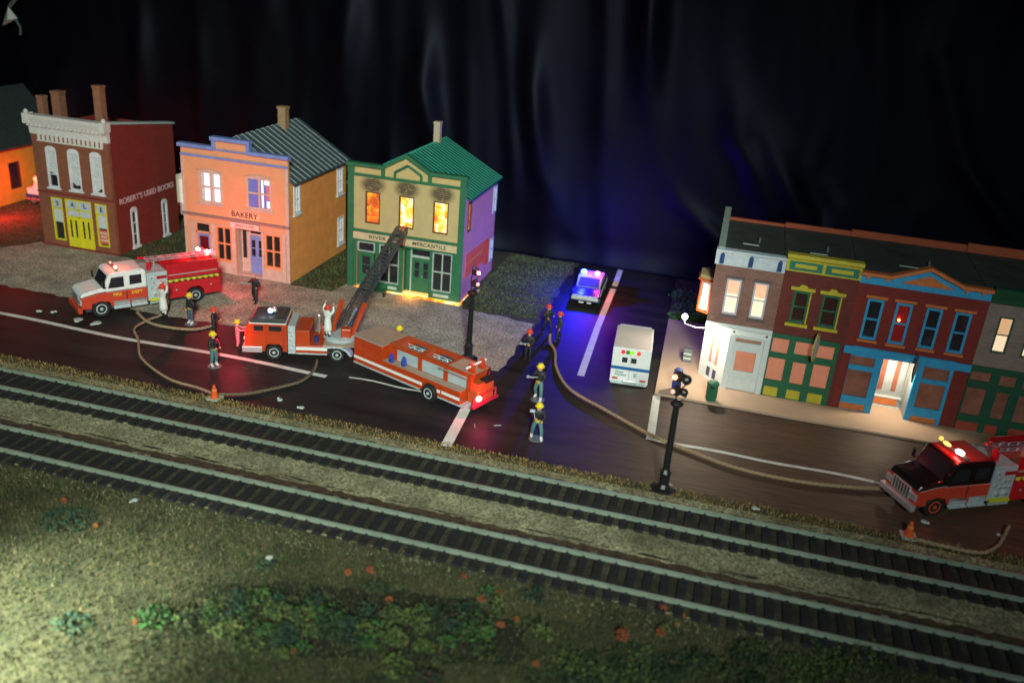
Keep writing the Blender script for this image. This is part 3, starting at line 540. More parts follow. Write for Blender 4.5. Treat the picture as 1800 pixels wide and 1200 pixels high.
sw = MB(); grid_wall(sw, .2, 6.8, 0, 6.15, [(.7, 1.25, 4.1, 5.8), (6.1, 6.7, 3.95, 5.7), (6.0, 6.6, .8, 2.3)], 0, .2); o = sw.build('side_wall', mpu, B3); o.location = (W3, 0, 0); o.rotation_euler = (0, 0, PI/2)
MB().box(0, .2, .2, 6.8, 0, 6.1).prism([(.2, 0), (W3-.2, 0), (W3-.2, 6.1), (W3/2, 8.0), (.2, 6.1)], 6.6, 6.8).build('rear_wall', mpu, B3)
mgr = mat('green_seamed_roof', (.006, .10, .075), .45, .15, 2); rf = MB(); ze, zr = 6.15, 8.1
for s in (-1, 1):
    xe = W3/2+s*(W3/2+.3); rf.prism([(W3/2, zr), (xe, ze-.1), (xe, ze), (W3/2, zr+.12)], .2, 7.0)
rf.build('roof', mgr, B3); sm = MB()
for i in range(16):
    y = .4+i*.42
    for s in (-1, 1):
        xe = W3/2+s*(W3/2+.3); sm.prism([(W3/2, zr+.125), (xe, ze+.005), (xe, ze+.05), (W3/2, zr+.17)], y-.018, y+.018)
sm.build('roof_seams', mat('green_seam', (.03, .27, .21), .5), B3)
MB().box(3.3, 3.68, 5.0, 5.4, 7.6, 9.25).box(3.27, 3.71, 4.97, 5.43, 9.25, 9.4).build('chimney', mat('cream_chimney', (.42, .36, .26), .8, bump=.3), B3)
# stepped pediment
MB().prism([(0, 6.75), (W3, 6.75), (W3, 7.3), (4.95, 7.3), (3.52, 8.1), (2.1, 7.3), (0, 7.3)], .02, .2).build('parapet', cl2, B3)
pc = MB(); th = .2
for (a, b) in (((-.12, 7.3), (2.15, 7.3)), ((4.9, 7.3), (W3+.12, 7.3))): pc.box(a[0], b[0], -.22, .24, 7.3, 7.5)
pc.prism([(2.1, 7.3), (3.52, 8.1), (3.52, 8.32), (2.1, 7.52)], -.221, .241).prism([(3.52, 8.1), (4.95, 7.3), (4.95, 7.52), (3.52, 8.32)], -.219, .239)
pc.box(-.03, W3+.03, -.08, .018, 6.72, 6.88).box(2.0, 2.22, -.12, .0, 6.88, 7.3).box(4.82, 5.04, -.12, .0, 6.88, 7.3).box(-.05, .35, -.12, 0, 6.88, 7.3).box(W3-.3, W3+.06, -.12, 0, 6.88, 7.3)
pc.prism([(2.82, 6.9), (4.4, 6.9), (4.4, 7.2), (3.58, 7.65), (2.82, 7.2), (2.82, 6.9), (2.97, 7.0), (2.97, 7.12), (3.58, 7.47), (4.25, 7.12), (4.25, 7.0), (2.97, 7.0)], -.05, .015) if False else None
for (p, q) in (((2.82, 6.88), (2.82, 7.2)), ((2.82, 7.2), (3.6, 7.66)), ((3.6, 7.66), (4.4, 7.2)), ((4.4, 7.2), (4.4, 6.88))): pc.tube([(p[0], -.03, p[1]), (q[0], -.03, q[1])], .085, 4)
pc.build('cornice', gd, B3, bevel=.015)
pil = MB().box(-.04, .32, -.1, -.0, .0, 6.72).box(W3-.3, W3+.04, -.1, -.0, .0, 6.72).box(.32, W3-.3, -.08, 0, 3.45, 3.6).box(.32, W3-.3, -.06, .0, 2.86, 2.98).box(.32, .5, -.05, 0, 0, 2.86).box(1.72, 1.95, -.07, 0, 0, 2.86).box(3.2, 3.45, -.07, 0, 0, 2.86).box(5.1, 5.27, -.07, 0, 0, 2.86).box(6.46, W3-.3, -.05, 0, 0, 2.86).box(1.95, 3.2, -.05, 0, 0, .5).box(5.27, 6.46, -.05, 0, 0, .5)
pil.build('shopfront_frame', gd, B3, bevel=.01)
MB().box(2.1, 3.1, -.07, -.05, .18, .36).box(5.4, 6.35, -.07, -.05, .18, .36).build('stall_panel', wtr, B3)
MB().box(.32, W3-.32, -.09, -.001, 3.0, 3.42).build('sign_board', mat('cream_sign', (.52, .42, .26), .6), B3)
text('RIVER', (1.85, -.095, 3.21), .30, mat('sign_black', (.01, .012, .01), .5), B3, sx=1.25, spacing=1.15); text('MERCANTILE', (5.05, -.095, 3.21), .30, mat('sign_black', (.01, .012, .01), .5), B3, sx=1.05, spacing=1.15)
for i, (h, lo, se) in enumerate(((holes[0], .07, 1.3), (holes[1], -.10, 4.4), (holes[2], -.06, 9.1))):
    fm_ = flame_mat('flame_film_%d' % i, lo, se, (1.0, 1.35, 1.25)[i])
    window(B3, h[0]-.04, h[1]+.04, h[2]-.04, h[3]+.04, mat('charred_frame', (.10, .035, .015), .6), fm_, y=.03, fw=.07, rows=1)
w = window(B3, 1.95, 3.2, .5, 2.85, wtr, dark, y=.02, fw=.06, cols=2, rows=2, bar=.06); w = window(B3, 5.27, 6.46, .5, 2.86, wtr, dark, y=.02, fw=.06, cols=2, rows=2, bar=.06)
door(B3, .62, 1.6, .12, 2.2, gd, dark, y=.06, leaves=1, glass=(.35, .9), pcs=2, name='side_door'); window(B3, .58, 1.66, 2.25, 2.85, wtr, dark, y=.02, rows=1, name='transom_window', fw=.06)
MB().box(3.45, 5.1, .55, .6, 0, 2.95).box(3.44, 3.46, .2, .55, 0, 2.95).box(5.09, 5.11, .2, .55, 0, 2.95).build('recess_wall', gd, B3)
door(B3, 3.9, 5.0, .16, 2.25, gd, dark, y=.4, glass=(.4, .88)); MB().box(3.86, 5.04, .34, .42, 2.25, 2.38).box(3.78, 3.86, .34, .42, 0, 2.9).build('door_frame', wtr, B3); MB().box(3.9, 5.0, .42, .46, 2.4, 2.9).build('transom_window', dark, B3)
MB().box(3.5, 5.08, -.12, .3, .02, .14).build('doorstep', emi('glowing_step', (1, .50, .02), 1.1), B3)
MB().prism([(.4, -.16), (7.2, -.55), (7.2, -.1), (.4, -.1)], .01, .05, 'z').box(W3+.045, W3+.09, -.1, 2.2, .012, .05).build('plinth', flame_mat('glowing_base', -.02, 2.2, 1.5), B3)  # thin emissive strip draws the orange light leaking from under the shop
for (a, b, c, d_, mm) in ((.68, 1.27, 4.1, 5.8, 0), (6.05, 6.75, 3.95, 5.7, 1), (5.98, 6.65, .8, 2.3, 1)):
    side_window(B3, W3+.02, a, b, c, d_, wtr if mm else mat('charred_frame', (.1, .03, .02)), flame_mat('flame_film_side', .02, 3.3, .9) if not mm else lace, y=0, fw=.06 if not mm else .1, rows=1 if not mm else 2)
text('DEPT  STORE', (W3+.012, 3.2, 1.9), .55, mat('rust_letters', (.25, .05, .02)), B3, (PI/2, 0, PI/2)) if False else None
o = MB().prism([(.75, 2.17), (5.7, 1.95), (5.8, .3), (4.7, .35), (4.5, .7), (.75, .75)], W3+.005, W3+.03, 'x').build('painted_sign', mat('orange_red_sign', (.75, .13, .02), .7, .3, 3), B3)
o.location = (0, 0, .55)
text('GENERAL GOODS', (W3+.035, 2.8, 2.03), .36, mat('faded_gold_letters', (.36, .16, .03), .7), B3, (PI/2, 0, PI/2))
lamp('AREA', 'base_glow', (-17.3, 47.45, .35), 40, (1, .30, .04), .6, (-17.3, 46.6, 0))

# ================================================================ the row on the right
RX = 3.02; RY = 41.92
def row_building(name, u0, u1, label, wallm, ztop=6.5, chamfer=False):
    r = thing(name, (RX+u0, RY, 0), label, 'building', group='shops in the terrace on the right'); return r
m_roof = mat('dark_roof_sheet', (.05, .06, .055), .75, .3, .8, bump=.3, bscale=6)
m_redpar = mat('orange_brown_parapet', (.34, .07, .025), .7)
def roof_part(r, w, zr=7.25, x0=0):
    MB().prism([(.25, 6.6), (6.2, 6.95), (6.2, 7.0), (.25, 6.7)], x0+.0, w-.02, 'x').build('roof', m_roof, r)
    MB().box(x0, w-.02, 6.2, 6.35, 0, zr).build('rear_parapet', m_redpar, r)
    MB().lathe([(.05, 6.8), (.05, 7.1)], (w*.6, 3, 0), n=8).build('vent_pipe', M_['grey'], r)
    MB().box(w*.35, w*.6, 2.4, 2.45, 6.82, 6.86).build('roof_seam', wtr, r)
# ---- R1 corner shop
r1 = row_building('corner_shop', -3.13, 0, 'brown brick corner shop with white ground floor, angled corner door and lit upstairs windows', None)
mb2 = mat('rose_brown_brick', (.30, .155, .125), .8, .14, 1.2, bump=.6, brick=(.62, .6, .6)); wh = mat('shop_white', (.55, .60, .60), .5, .06)
g = lambda u: u+3.13
H1 = [(g(-2.47), g(-1.85), 3.98, 5.7), (g(-1.2), g(-.6), 3.98, 5.7)]
grid_wall(MB(), 0, 3.125, 3.35, 6.4, H1, 0, .2).build('front_wall', mb2, r1)
grid_wall(MB(), 1.2, 3.125, 0, 3.35, [(g(-1.58), g(-.46), 1.05, 2.28)], .0, .2).build('shopfront', wh, r1)
sw = MB(); grid_wall(sw, .2, 6.2, 3.35, 6.6, [(1.0, 2.6, 3.6, 5.4)], 0, .2); o = sw.build('side_wall', mb2, r1); o.location = (.2, 0, 0); o.rotation_euler = (0, 0, PI/2)
MB().box(0, .2, 1.32, 6.2, 0, 3.35).build('side_shopfront', wh, r1)
MB().box(0.004, .24, 0, 6.3, 6.6, 7.1).build('party_parapet', mat('pale_grey_green_coping', (.30, .37, .33), .6), r1)
MB().prism([(-.02, 7.1), (6.3, 7.55), (6.3, 7.65), (-.02, 7.2)], -.03, .28, 'x').build('coping', mat('pale_grey_green_coping', (.30, .37, .33), .6), r1)
MB().prism([(.0, 3.12), (1.3, 0.02), (3.12, 0.02)], 3.3, 3.34, 'z') if False else None
MB().prism([(.0, 1.33), (1.2, .0), (3.125, .0), (3.125, .2), (.2, 1.5)], 3.25, 3.349, 'z').prism([(0.0, .0), (1.2, .0), (0.0, 1.33)], 3.2, 3.349, 'z').build('soffit', wh, r1)
# angled corner doors
dv = Vector((1.2, -1.33)); dl = dv.length; ang = math.atan2(-1.33, 1.2)
ch = grid_wall(MB(), 0, dl, .02, 3.2, [(.42, dl-.42, .12, 2.75)], 0, .12).build('corner_wall', wh, r1); ch.location = (0, 1.33, .02); ch.rotation_euler = (0, 0, ang)
for s in (0, 1):
    a = .44+s*(dl-.88)/2; b = a+(dl-.88)/2-.02
    d_ = MB().box(a, b, .05, .10, .12, 2.73).build('door', wh, ch); MB().box(a+.13, b-.13, .035, .052, 1.0, 2.5).build('pane', M_['salmon'], d_); MB().box(a+.1, b-.1, .035, .052, .25, .72).build('kick_panel', mat('slate_blue_panel', (.05, .05, .10), .5), d_)
    MB().ball((b-.07 if s == 0 else a+.07, .02, 1.2), .035).build('handle', M_['chrome'], d_)
cc = MB().prism([(.2, 6.35), (-.04, 6.35), (-.08, 6.5), (-.16, 6.95), (-.26, 7.05), (-.26, 7.13), (.2, 7.13)], -.08, 3.12, 'x').build('cornice', mat('cornice_blue_white', (.50, .58, .64), .5), r1)
for u in (g(-2.9), g(-1.58), g(-.27)): MB().box(u-.1, u+.1, -.2, -.1, 6.45, 6.88).prism([(u-.1, 6.88), (u+.1, 6.88), (u, 7.0)], -.2, -.1).build('bracket', mat('deep_blue', (.015, .05, .18), .5), r1)
MB().box(-.02, 3.12, -.1, 0, 3.3, 3.48).box(1.2, 3.12, -.06, .0, 2.95, 3.02).box(1.2, 1.45, -.08, 0, .0, 2.95).box(2.85, 3.12, -.08, 0, 0, 2.95).box(1.5, 2.8, -.04, .0, .15, .8).build('fascia', wh, r1, bevel=.01)
for u in (g(-1.75), g(-.22)): MB().lathe([(.05, -.09), (.05, -.12)], (u, 0, 3.16), 'y', 8).build('bolt', M_['black'], r1)
MB().box(g(-1.6), g(-.42), -.15, 0, 2.72, 2.84).build('awning_box', mat('copper_strip', (.34, .18, .13), .5), r1)
warm = emi('lit_window_warm', (1, .72, .42), .85)
for h in H1:
    w = window(r1, h[0]-.03, h[1]+.03, h[2]-.03, h[3]+.03, mat('pale_violet_frame', (.45, .48, .58), .5), warm, y=.02, fw=.08)
    MB().box(h[0]-.12, h[1]+.14, -.06, 0, h[3]+.04, h[3]+.16).build('lintel', mat('grey_brown_stone', (.12, .09, .09), .8), w); MB().box(h[0]-.1, h[1]+.1, -.08, 0, h[2]-.18, h[2]-.06).build('sill', mat('grey_brown_stone', (.12, .09, .09), .8), w)
    MB().box(h[0]+.06, h[1]-.06, .055, .07, 4.98, 5.62).build('blind', emi('orange_blind', (1, .30, .03), .75), w)
window(r1, g(-1.58), g(-.46), 1.05, 2.28, wh, M_['salmon'], y=.02, rows=1)
BW = MB().prism([(-.22, 1.0), (-.75, 1.35), (-.75, 2.25), (-.22, 2.6)], 3.5, 5.15, 'z').build('bay_window', mat('bay_white', (.52, .50, .42), .5), r1)
BW.location = (.22, 0, 0)
MB().prism([(-.0, .9), (-.62, 1.28), (-.62, 2.35), (0, 2.7)], 5.15, 5.35, 'z').build('bay_roof', mat('bay_cream', (.50, .40, .18), .5), BW).location = (-.24, 0, 0)
MB().tube([(-.24, .88, 5.12), (-.9, 1.26, 5.12), (-.9, 2.35, 5.12)], .06, 4).tube([(-.77, 1.33, 5.1), (-.77, 1.33, 3.45)], .05, 4).tube([(-.24, .98, 5.1), (-.24, .98, 3.45)], .05, 4).tube([(-.24, .95, 3.48), (-.78, 1.3, 3.48), (-.78, 2.25, 3.48)], .055, 4).build('trim', mat('bay_orange', (.55, .13, .03), .5), BW)
MB().add([(-.34, .92+.095, 3.7), (-.64, 1.12+.095, 3.7), (-.64, 1.12+.095, 4.95), (-.34, .92+.095, 4.95)], [(0, 1, 2, 3)]).build('pane', emi('bay_lit', (.9, 1, .95), .7), BW).location = (-.02, -.03, 0)
roof_part(r1, 3.125, 7.15, .25)
# ---- R2
r2 = row_building('green_shopfront', 0, 3.3, 'dark red shop with deep green ground floor, yellow panels and yellow hooded upper windows', None)
m2 = mat('maroon_brick', (.155, .03, .024), .8, .12, 1, bump=.3, brick=(.8, .8, .8)); yt = mat('mustard_trim', (.50, .42, .035), .5)
H = [(.6, 1.32, 4.05, 5.62), (1.9, 2.68, 4.05, 5.62)]
grid_wall(MB(), 0, 3.3, 3.4, 6.55, H, 0, .2).build('front_wall', m2, r2)
fz = [(.08, .84, 2.44, 3.17), (.06, .84, 1.0, 2.16), (1.14, 1.98, 2.5, 3.15), (1.2, 1.82, .98, 2.1), (2.12, 2.92, 2.5, 3.14), (2.14, 2.9, .98, 2.16)]
fy = [(.1, .76, .14, .64), (1.17, 1.81, .15, .64), (2.16, 2.84, .13, .65)]
grid_wall(MB(), 0, 3.1, 0, 3.4, fz+fy, -.06, .14).build('shopfront', M_['green'], r2)
for (a, b, c, d_) in fz: MB().box(a-.02, b+.02, .02, .04, c-.02, d_+.02).build('pane', M_['salmon'], r2)
for (a, b, c, d_) in fy: MB().box(a-.02, b+.02, -.02, .02, c-.02, d_+.02).build('stall_panel', yt, r2)
MB().box(3.1, 3.295, 0, .2, 0, 3.4).build('side_pier', m2, r2); MB().box(-.0, 3.12, -.12, -.06, 3.3, 3.42).build('fascia', M_['green'], r2)
MB().box(.01, 3.31, -.1, .2, 6.55, 7.36).build('cornice', yt, r2)
for (a, b) in ((.14, 1.6), (1.75, 3.2)): MB().box(a, b, -.13, -.1, 6.63, 7.05).build('cornice_panel', mat('teal_panel', (.02, .17, .12), .5), r2); MB().box(a+.25, b-.25, -.16, -.13, 6.76, 6.94).build('cornice_inset', yt, r2)
MB().box(-.03, 3.35, -.28, .22, 7.2, 7.38).build('cornice_cap', yt, r2, bevel=.02)
for h in H:
    w = window(r2, h[0], h[1], h[2], h[3], M_['green'], mat('brown_reflect_glass', (.045, .02, .015), .15), y=.02, fw=.1)
    hd = MB().box(h[0]-.18, h[1]+.18, -.12, 0, h[3]+.05, h[3]+.2); c = (h[0]+h[1])/2; hd.prism([(c-.22, h[3]+.2), (c+.22, h[3]+.2), (c+.12, h[3]+.33), (c-.12, h[3]+.33)], -.13, 0); hd.build('lintel', yt, w)
    MB().box(h[0]-.15, h[1]+.15, -.12, 0, h[2]-.16, h[2]-.02).build('sill', yt, w); MB().box(h[1]+.0, h[1]+.06, -.05, .0, h[2], h[3]).build('edge_trim', yt, w)
roof_part(r2, 3.3, 7.25)
# ---- R3
r3 = row_building('blue_trimmed_shop', 3.3, 8.87, 'dark red brick shop with sky blue frames, orange gable trim and a lit white doorway', None)
m3 = mat('deep_red_brick', (.21, .028, .022), .8, .10, 1, bump=.3, brick=(.82, .8, .8)); ot = mat('orange_trim', (.55, .17, .05), .5); cy = M_['cyan']
s = lambda u: u-3.3
H = [(s(3.88), s(4.52), 3.84, 5.74), (s(5.13), s(5.76), 3.82, 5.74), (s(6.44), s(7.04), 3.84, 5.72), (s(7.66), s(8.27), 3.84, 5.71)]
grid_wall(MB(), 0, 5.565, 3.4, 6.45, H, 0, .2).build('front_wall', m3, r3)
MB().box(0, .38, 0, .2, 0, 3.4).build('side_pier', m3, r3); MB().box(4.9, 5.565, 0, .2, 0, 3.4).build('side_pier', m3, r3)
sh = [(s(3.69), s(4.78), .86, 2.22), (s(3.69), s(4.78), 2.46, 2.92), (s(6.93), s(8.05), .86, 2.12), (s(6.93), s(8.05), 2.34, 2.94)]; st = [(s(3.69), s(4.82), .14, .5), (s(6.9), s(8.05), .12, .4)]
grid_wall(MB(), .38, 4.9, 0, 3.4, sh+st+[(s(5.12), s(6.64), 0, 3.0)], -.06, .14).build('shopfront', cy, r3)
mg2 = mat('dusky_pink_glass', (.30, .13, .09), .35, .35, .8)
for (a, b, c, d_) in sh: MB().box(a-.02, b+.02, .02, .04, c-.02, d_+.02).build('pane', mg2, r3)
for (a, b, c, d_) in st: MB().box(a-.02, b+.02, -.02, .02, c-.02, d_+.02).build('stall_panel', ot, r3)
MB().box(0, 5.565, -.12, -.06, 3.02, 3.38).build('fascia', cy, r3)
pts = [(0, 6.45), (5.565, 6.45), (5.565, 6.85), (4.3, 6.85), (2.83, 7.45), (1.35, 6.85), (0, 6.85)]
MB().prism(pts, -.02, .2).build('gable', cy, r3)
gt = MB().box(-.05, 1.4, -.18, .24, 6.85, 7.0).box(4.25, 5.62, -.18, .24, 6.85, 7.0).prism([(1.3, 6.86), (2.83, 7.46), (2.83, 7.62), (1.3, 7.01)], -.181, .241).prism([(2.83, 7.46), (4.35, 6.86), (4.35, 7.01), (2.83, 7.62)], -.179, .239)
gt.prism([(1.72, 6.72), (3.98, 6.72), (2.88, 7.2)], -.06, -.02)
for u in (.3, 1.15, 4.5, 5.2): gt.prism([(u-.1, 6.85), (u+.1, 6.85), (u+.03, 6.68), (u-.03, 6.68)], -.1, -.02)
gt.build('gable_trim', ot, r3)
for i, h in enumerate(H):
    w = window(r3, h[0]-.04, h[1]+.04, h[2]-.04, h[3]+.03, cy, dark if i != 1 else mat('dim_red_pane', (.12, .01, .01), .3, emit=(1, .02, .03), estr=.06), y=.02, fw=.11, bar=.08)
    MB().box(h[0]-.16, h[1]+.16, -.1, 0, h[3]+.08, h[3]+.2).build('lintel', ot, w); MB().box(h[0]-.12, h[1]+.12, -.1, 0, h[2]-.17, h[2]-.06).build('sill', ot, w)
bulb('red_bulb', (s(5.35), .0, 4.95), .07, (1, .35, .1), 4, r3); lamp('POINT', 'red_bulb_light', (RX+5.4, RY-.12, 5.0), 2.2, (1, .02, .04), .03)
MB().box(s(5.14), s(6.66), 1.15, 1.2, .13, 3.0).box(s(5.10), s(5.12), .14, 1.15, .13, 3.0).box(s(6.64), s(6.66), .14, 1.15, .13, 3.0).box(s(5.1), s(6.66), .14, 1.2, 3.0, 3.04).build('recess_wall', mat('recess_white', (.30, .33, .34), .5), r3)
dr = MB().box(s(5.3), s(6.5), 1.08, 1.14, .14, 2.85).build('door', mat('recess_white', (.30, .33, .34), .5), r3)
for a in (5.36, 5.98): MB().box(s(a), s(a+.22), 1.06, 1.08, 1.0, 2.7).build('pane', mat('rust_glass', (.25, .09, .06), .3), dr)
MB().box(s(5.35), s(6.4), 1.05, 1.08, .25, .6).build('kick_panel', ot, dr); MB().box(s(5.2), s(6.55), 1.03, 1.08, .62, .72).box(s(5.2), s(6.55), 1.03, 1.08, .13, .2).build('rail', wh, dr)
MB().box(s(5.7), s(6.1), .5, .7, 2.94, 2.99).build('ceiling_lamp', emi('doorway_lamp', (1, .97, .88), 3), r3)
lamp('AREA', 'doorway_light', (RX+5.9, RY+.15, 2.9), 150, (1, .80, .56), .35, (RX+5.9, RY+.2, 0))
roof_part(r3, 5.565, 7.35)
# ---- R4
r4 = row_building('grey_green_shop', 8.87, 15, 'grey rendered shop with green cornice and green shopfront with red panels at the right edge', None)
m4 = mat('warm_grey_brick', (.27, .22, .19), .8, .1, 1, bump=.4, brick=(.8, .8, .8)); gg = mat('bottle_green', (.012, .085, .045), .5); rp = mat('brick_red_panel', (.33, .055, .03), .6)
H = [(.6, 1.12, 4.18, 5.8), (1.85, 2.4, 4.15, 5.8), (3.1, 3.65, 4.15, 5.8)]
grid_wall(MB(), 0, 6.1, 3.4, 6.45, H, 0, .2).build('front_wall', m4, r4)
fz = [(.08, .92, 2.68, 3.12), (.08, .92, .94, 2.3), (1.3, 2.0, 2.6, 3.1), (1.35, 1.9, .94, 2.28), (2.3, 3.2, 2.6, 3.1), (2.3, 3.2, .94, 2.28), (3.5, 4.3, .94, 3.1)]; fy = [(.05, 1.0, .05, .58), (1.28, 1.84, .1, .6), (2.3, 3.2, .06, .6), (3.5, 4.3, .06, .6)]
grid_wall(MB(), 0, 6.1, 0, 3.4, fz+fy, -.06, .14).build('shopfront', gg, r4)
for (a, b, c, d_) in fz: MB().box(a-.02, b+.02, .02, .04, c-.02, d_+.02).build('pane', mg2, r4)
for (a, b, c, d_) in fy: MB().box(a-.02, b+.02, -.02, .02, c-.02, d_+.02).build('stall_panel', rp, r4)
for h in H:
    w = window(r4, h[0]-.04, h[1]+.06, h[2]-.06, h[3]+.04, gg, warm if h[0] < 1 else warm, y=.02, fw=.07)
    MB().box(h[0]+.03, h[1]-.03, .055, .07, 5.0, 5.74).build('blind', emi('amber_blind', (1, .5, .16), .55), w)
MB().prism([(.2, 6.4), (-.04, 6.4), (-.08, 6.6), (-.22, 6.95), (-.28, 7.15), (.2, 7.15)], 0.01, 6.1, 'x').build('cornice', gg, r4)
roof_part(r4, 6.1, 7.45)
# hanging signs
for (u, z0, z1, lab, mm, rn) in ((2.0, 2.45, 3.9, 'oval yellow and grey hanging sign on the front of the green shopfront', mat('olive_gold', (.35, .33, .12), .5), 1), (6.45, 2.25, 3.6, 'pointed grey hanging sign above the lit doorway of the blue trimmed shop', mat('dark_grey_rim', (.06, .07, .075), .4), 0)):
    t = thing('hanging_sign', (RX+u, RY-.55, 0), lab, 'sign', group='hanging signs on the terrace'); zc = (z0+z1)/2; hh = (z1-z0)/2
    pts = [(.34*math.sin(a)*(1-.25*abs(math.cos(a))), zc+hh*math.cos(a)) for a in np.linspace(0, 2*PI, 17)[:-1]] if rn else [(0, z0), (.26, zc-.1), (.28, zc+.2), (0, z1), (-.28, zc+.2), (-.26, zc-.1)]
    MB().prism(pts, -.03, .03, 'x').build('rim', mm, t); sc = [(p[0]*.75, zc+(p[1]-zc)*.8) for p in pts]
    MB().prism(sc, -.045, .045, 'x').build('sign_face', mat('pale_sign_face', (.36, .36, .34), .5), t); MB().tube([(0, .55, z1-.1), (0, -.1, z1-.05)], .02).build('bracket', M_['black'], t)
    t.rotation_euler = (0, 0, R(-26))
    for c in t.children: 
        if c.name.startswith('bracket'): c.rotation_euler = (0, 0, R(26))
# globe wall lamps on the corner shop
for (p, q, lab, e) in (((.12, 42.05, 3.35), (.55, 41.95, 3.0), 'white globe lamp glowing over the angled corner door', 60), ((-1.15, 41.75, 3.55), (-.05, 42.4, 2.9), 'white globe lamp on a thin arm reaching left of the corner shop', 12)):
    t = thing('globe_lamp', p, lab, 'lamp', group='globe lamps on the corner shop')
    bulb('globe', (0, 0, 0), .15, (.93, .97, 1), 6, t); dx = Vector(q)-Vector(p)
    MB().tube([(0, 0, -.12), (.05, 0, -.35), (dx.x*.5, dx.y*.5, dx.z*.9), tuple(dx)], .025).build('arm', M_['grey'], t); MB().lathe([(.1, -.18), (.07, -.12)], (0, 0, 0), n=8).build('collar', M_['navy'], t)
lamp('POINT', 'globe_light', (-.08, 41.85, 3.15), 680, (1, .84, .64), .1)
lamp('POINT', 'globe_light', (-1.15, 41.6, 3.3), 45, (.9, .95, 1), .1)
bx = thing('meter_box', (-1.0, 44.3, 0), 'small grey metal utility box against the side of the corner shop', 'utility box')
MB().box(0, .45, 0, .4, .13, .85).build('cabinet', M_['grey'], bx, bevel=.02); MB().box(.02, .43, -.02, 0, .3, .4).box(.02, .43, -.02, 0, .55, .65).build('vent', wtr, bx)

for (x, y, r, h, lab) in ((-1.5, 51.0, .8, .5, 'green ground shrub at the kerb nearest the corner shop lamp'), (-1.2, 52.8, .9, .6, 'green ground shrub behind the one at the kerb'), (-1.7, 54.8, .9, .6, 'green ground shrub farthest up the side street beside the curtain'), (-.7, 51.9, .6, .5, 'green ground shrub tucked against the corner shop wall')):
    clump('shrub', x, y, r, h, [mat('shrub_green', (.06, .20, .06), .9, .3, 3), mat('shrub_olive', (.10, .18, .05), .9, .3, 3)], lab, 'green shrubs beside the side street', 420, leaf=.09, cat='shrub')
# ================================================================ street furniture
t = thing('litter_bin', (.7, 40.25, .13), 'dark green litter bin standing on the pavement before the white corner shop', 'litter bin')
MB().lathe([(.24, 0), (.27, .1), (.27, .8)], (0, 0, 0), n=8).build('body', M_['green'], t); MB().lathe([(.3, .8), (.28, .92), (.14, 1.0)], (0, 0, 0), n=8).build('lid', M_['green'], t); MB().box(-.1, .1, -.29, -.26, .7, .78).build('flap', M_['black'], t)
t = thing('mail_box', (-1.0, 40.6, .13), 'dark blue post box on the kerb corner beside the ambulance', 'mail box')
MB().prism([(-.22, .25), (.22, .25), (.22, .95)]+[(.22*math.cos(a), .95+.2*math.sin(a)) for a in np.linspace(.3, PI-.3, 6)]+[(-.22, .95)], -.2, .2).build('body', M_['navy'], t, bevel=.01); MB().box(-.2, -.14, -.18, -.12, 0, .25).box(.14, .2, -.18, -.12, 0, .25).box(-.2, -.14, .12, .18, 0, .25).box(.14, .2, .12, .18, 0, .25).build('leg', M_['navy'], t); MB().box(-.14, .14, -.225, -.2, .85, .93).build('slot', M_['silver'], t)
t = thing('bench', (-19.3, 46.75, 0), 'low dark green bench in front of the burning shop window', 'bench')
MB().box(-.75, .75, -.2, .2, .32, .38).build('seat', M_['green'], t); MB().box(-.75, .75, .18, .22, .42, .7).build('backrest', M_['green'], t)
for u in (-.65, .65): MB().box(u-.04, u+.04, -.18, .18, 0, .32).build('leg', M_['black'], t)
for (x, y, ht, lab, lx, e, cl) in ((-.65, 31.43, 4.95, 'tall black signal post with amber red lamps standing between the road and the back track', -.22, 4, (1, .28, .08)), (-11.42, 40.15, 4.75, 'black signal post with a red lamp behind the rear end of the ladder truck', .28, 9, (1, .08, .08))):
    t = thing('signal_post', (x, y, 0), lab, 'signal', group='black signal posts')
    MB().lathe([(.5, 0), (.5, .1), (.28, .16), (.2, .3), (.2, .75), (.24, .8), (.14, .95), (.12, ht-1.2), (.17, ht-1.18)], (0, 0, 0), n=10).build('pole', M_['black'], t, bevel=.01)
    MB().ball((0, 0, ht-1.15), .26, (1, 1, .55)).build('collar', M_['black'], t)
    MB().tube([(.05, 0, ht-1.1), (.3, 0, ht-.8), (.1, 0, ht-.5), (.34, 0, ht-.15), (.1, 0, ht+.1)], .035).tube([(-.05, 0, ht-1.1), (-.1, 0, ht-.5), (.0, 0, ht+.05)], .03).build('bracket', M_['black'], t)
    for k_, dz in enumerate((-.65, -.05)):
        h_ = MB().lathe([(.2, -.02), (.2, .1), (.12, .22)], (lx*.35, 0, ht+dz), 'y', 10).build('lamp_housing', M_['black'], t)
        bulb('lens', (lx, -.1, ht+dz), .10, cl, e if k_ == 1 else .5, h_)
    if x > -5: MB().ball((.2, -.1, ht-.6), .16).ball((.22, -.05, ht-.1), .2).build('bell', M_['black'], t)
    else: MB().ball((.0, .05, ht+.12), .1).build('finial', M_['navy'], t); MB().ball((.28, 0, ht-1.0), .1).build('bell', M_['grey'], t)
    lamp('POINT', 'signal_light', (x+lx*1.6, y-.2, ht-.05), 8 if x > -5 else 160, cl, .08)
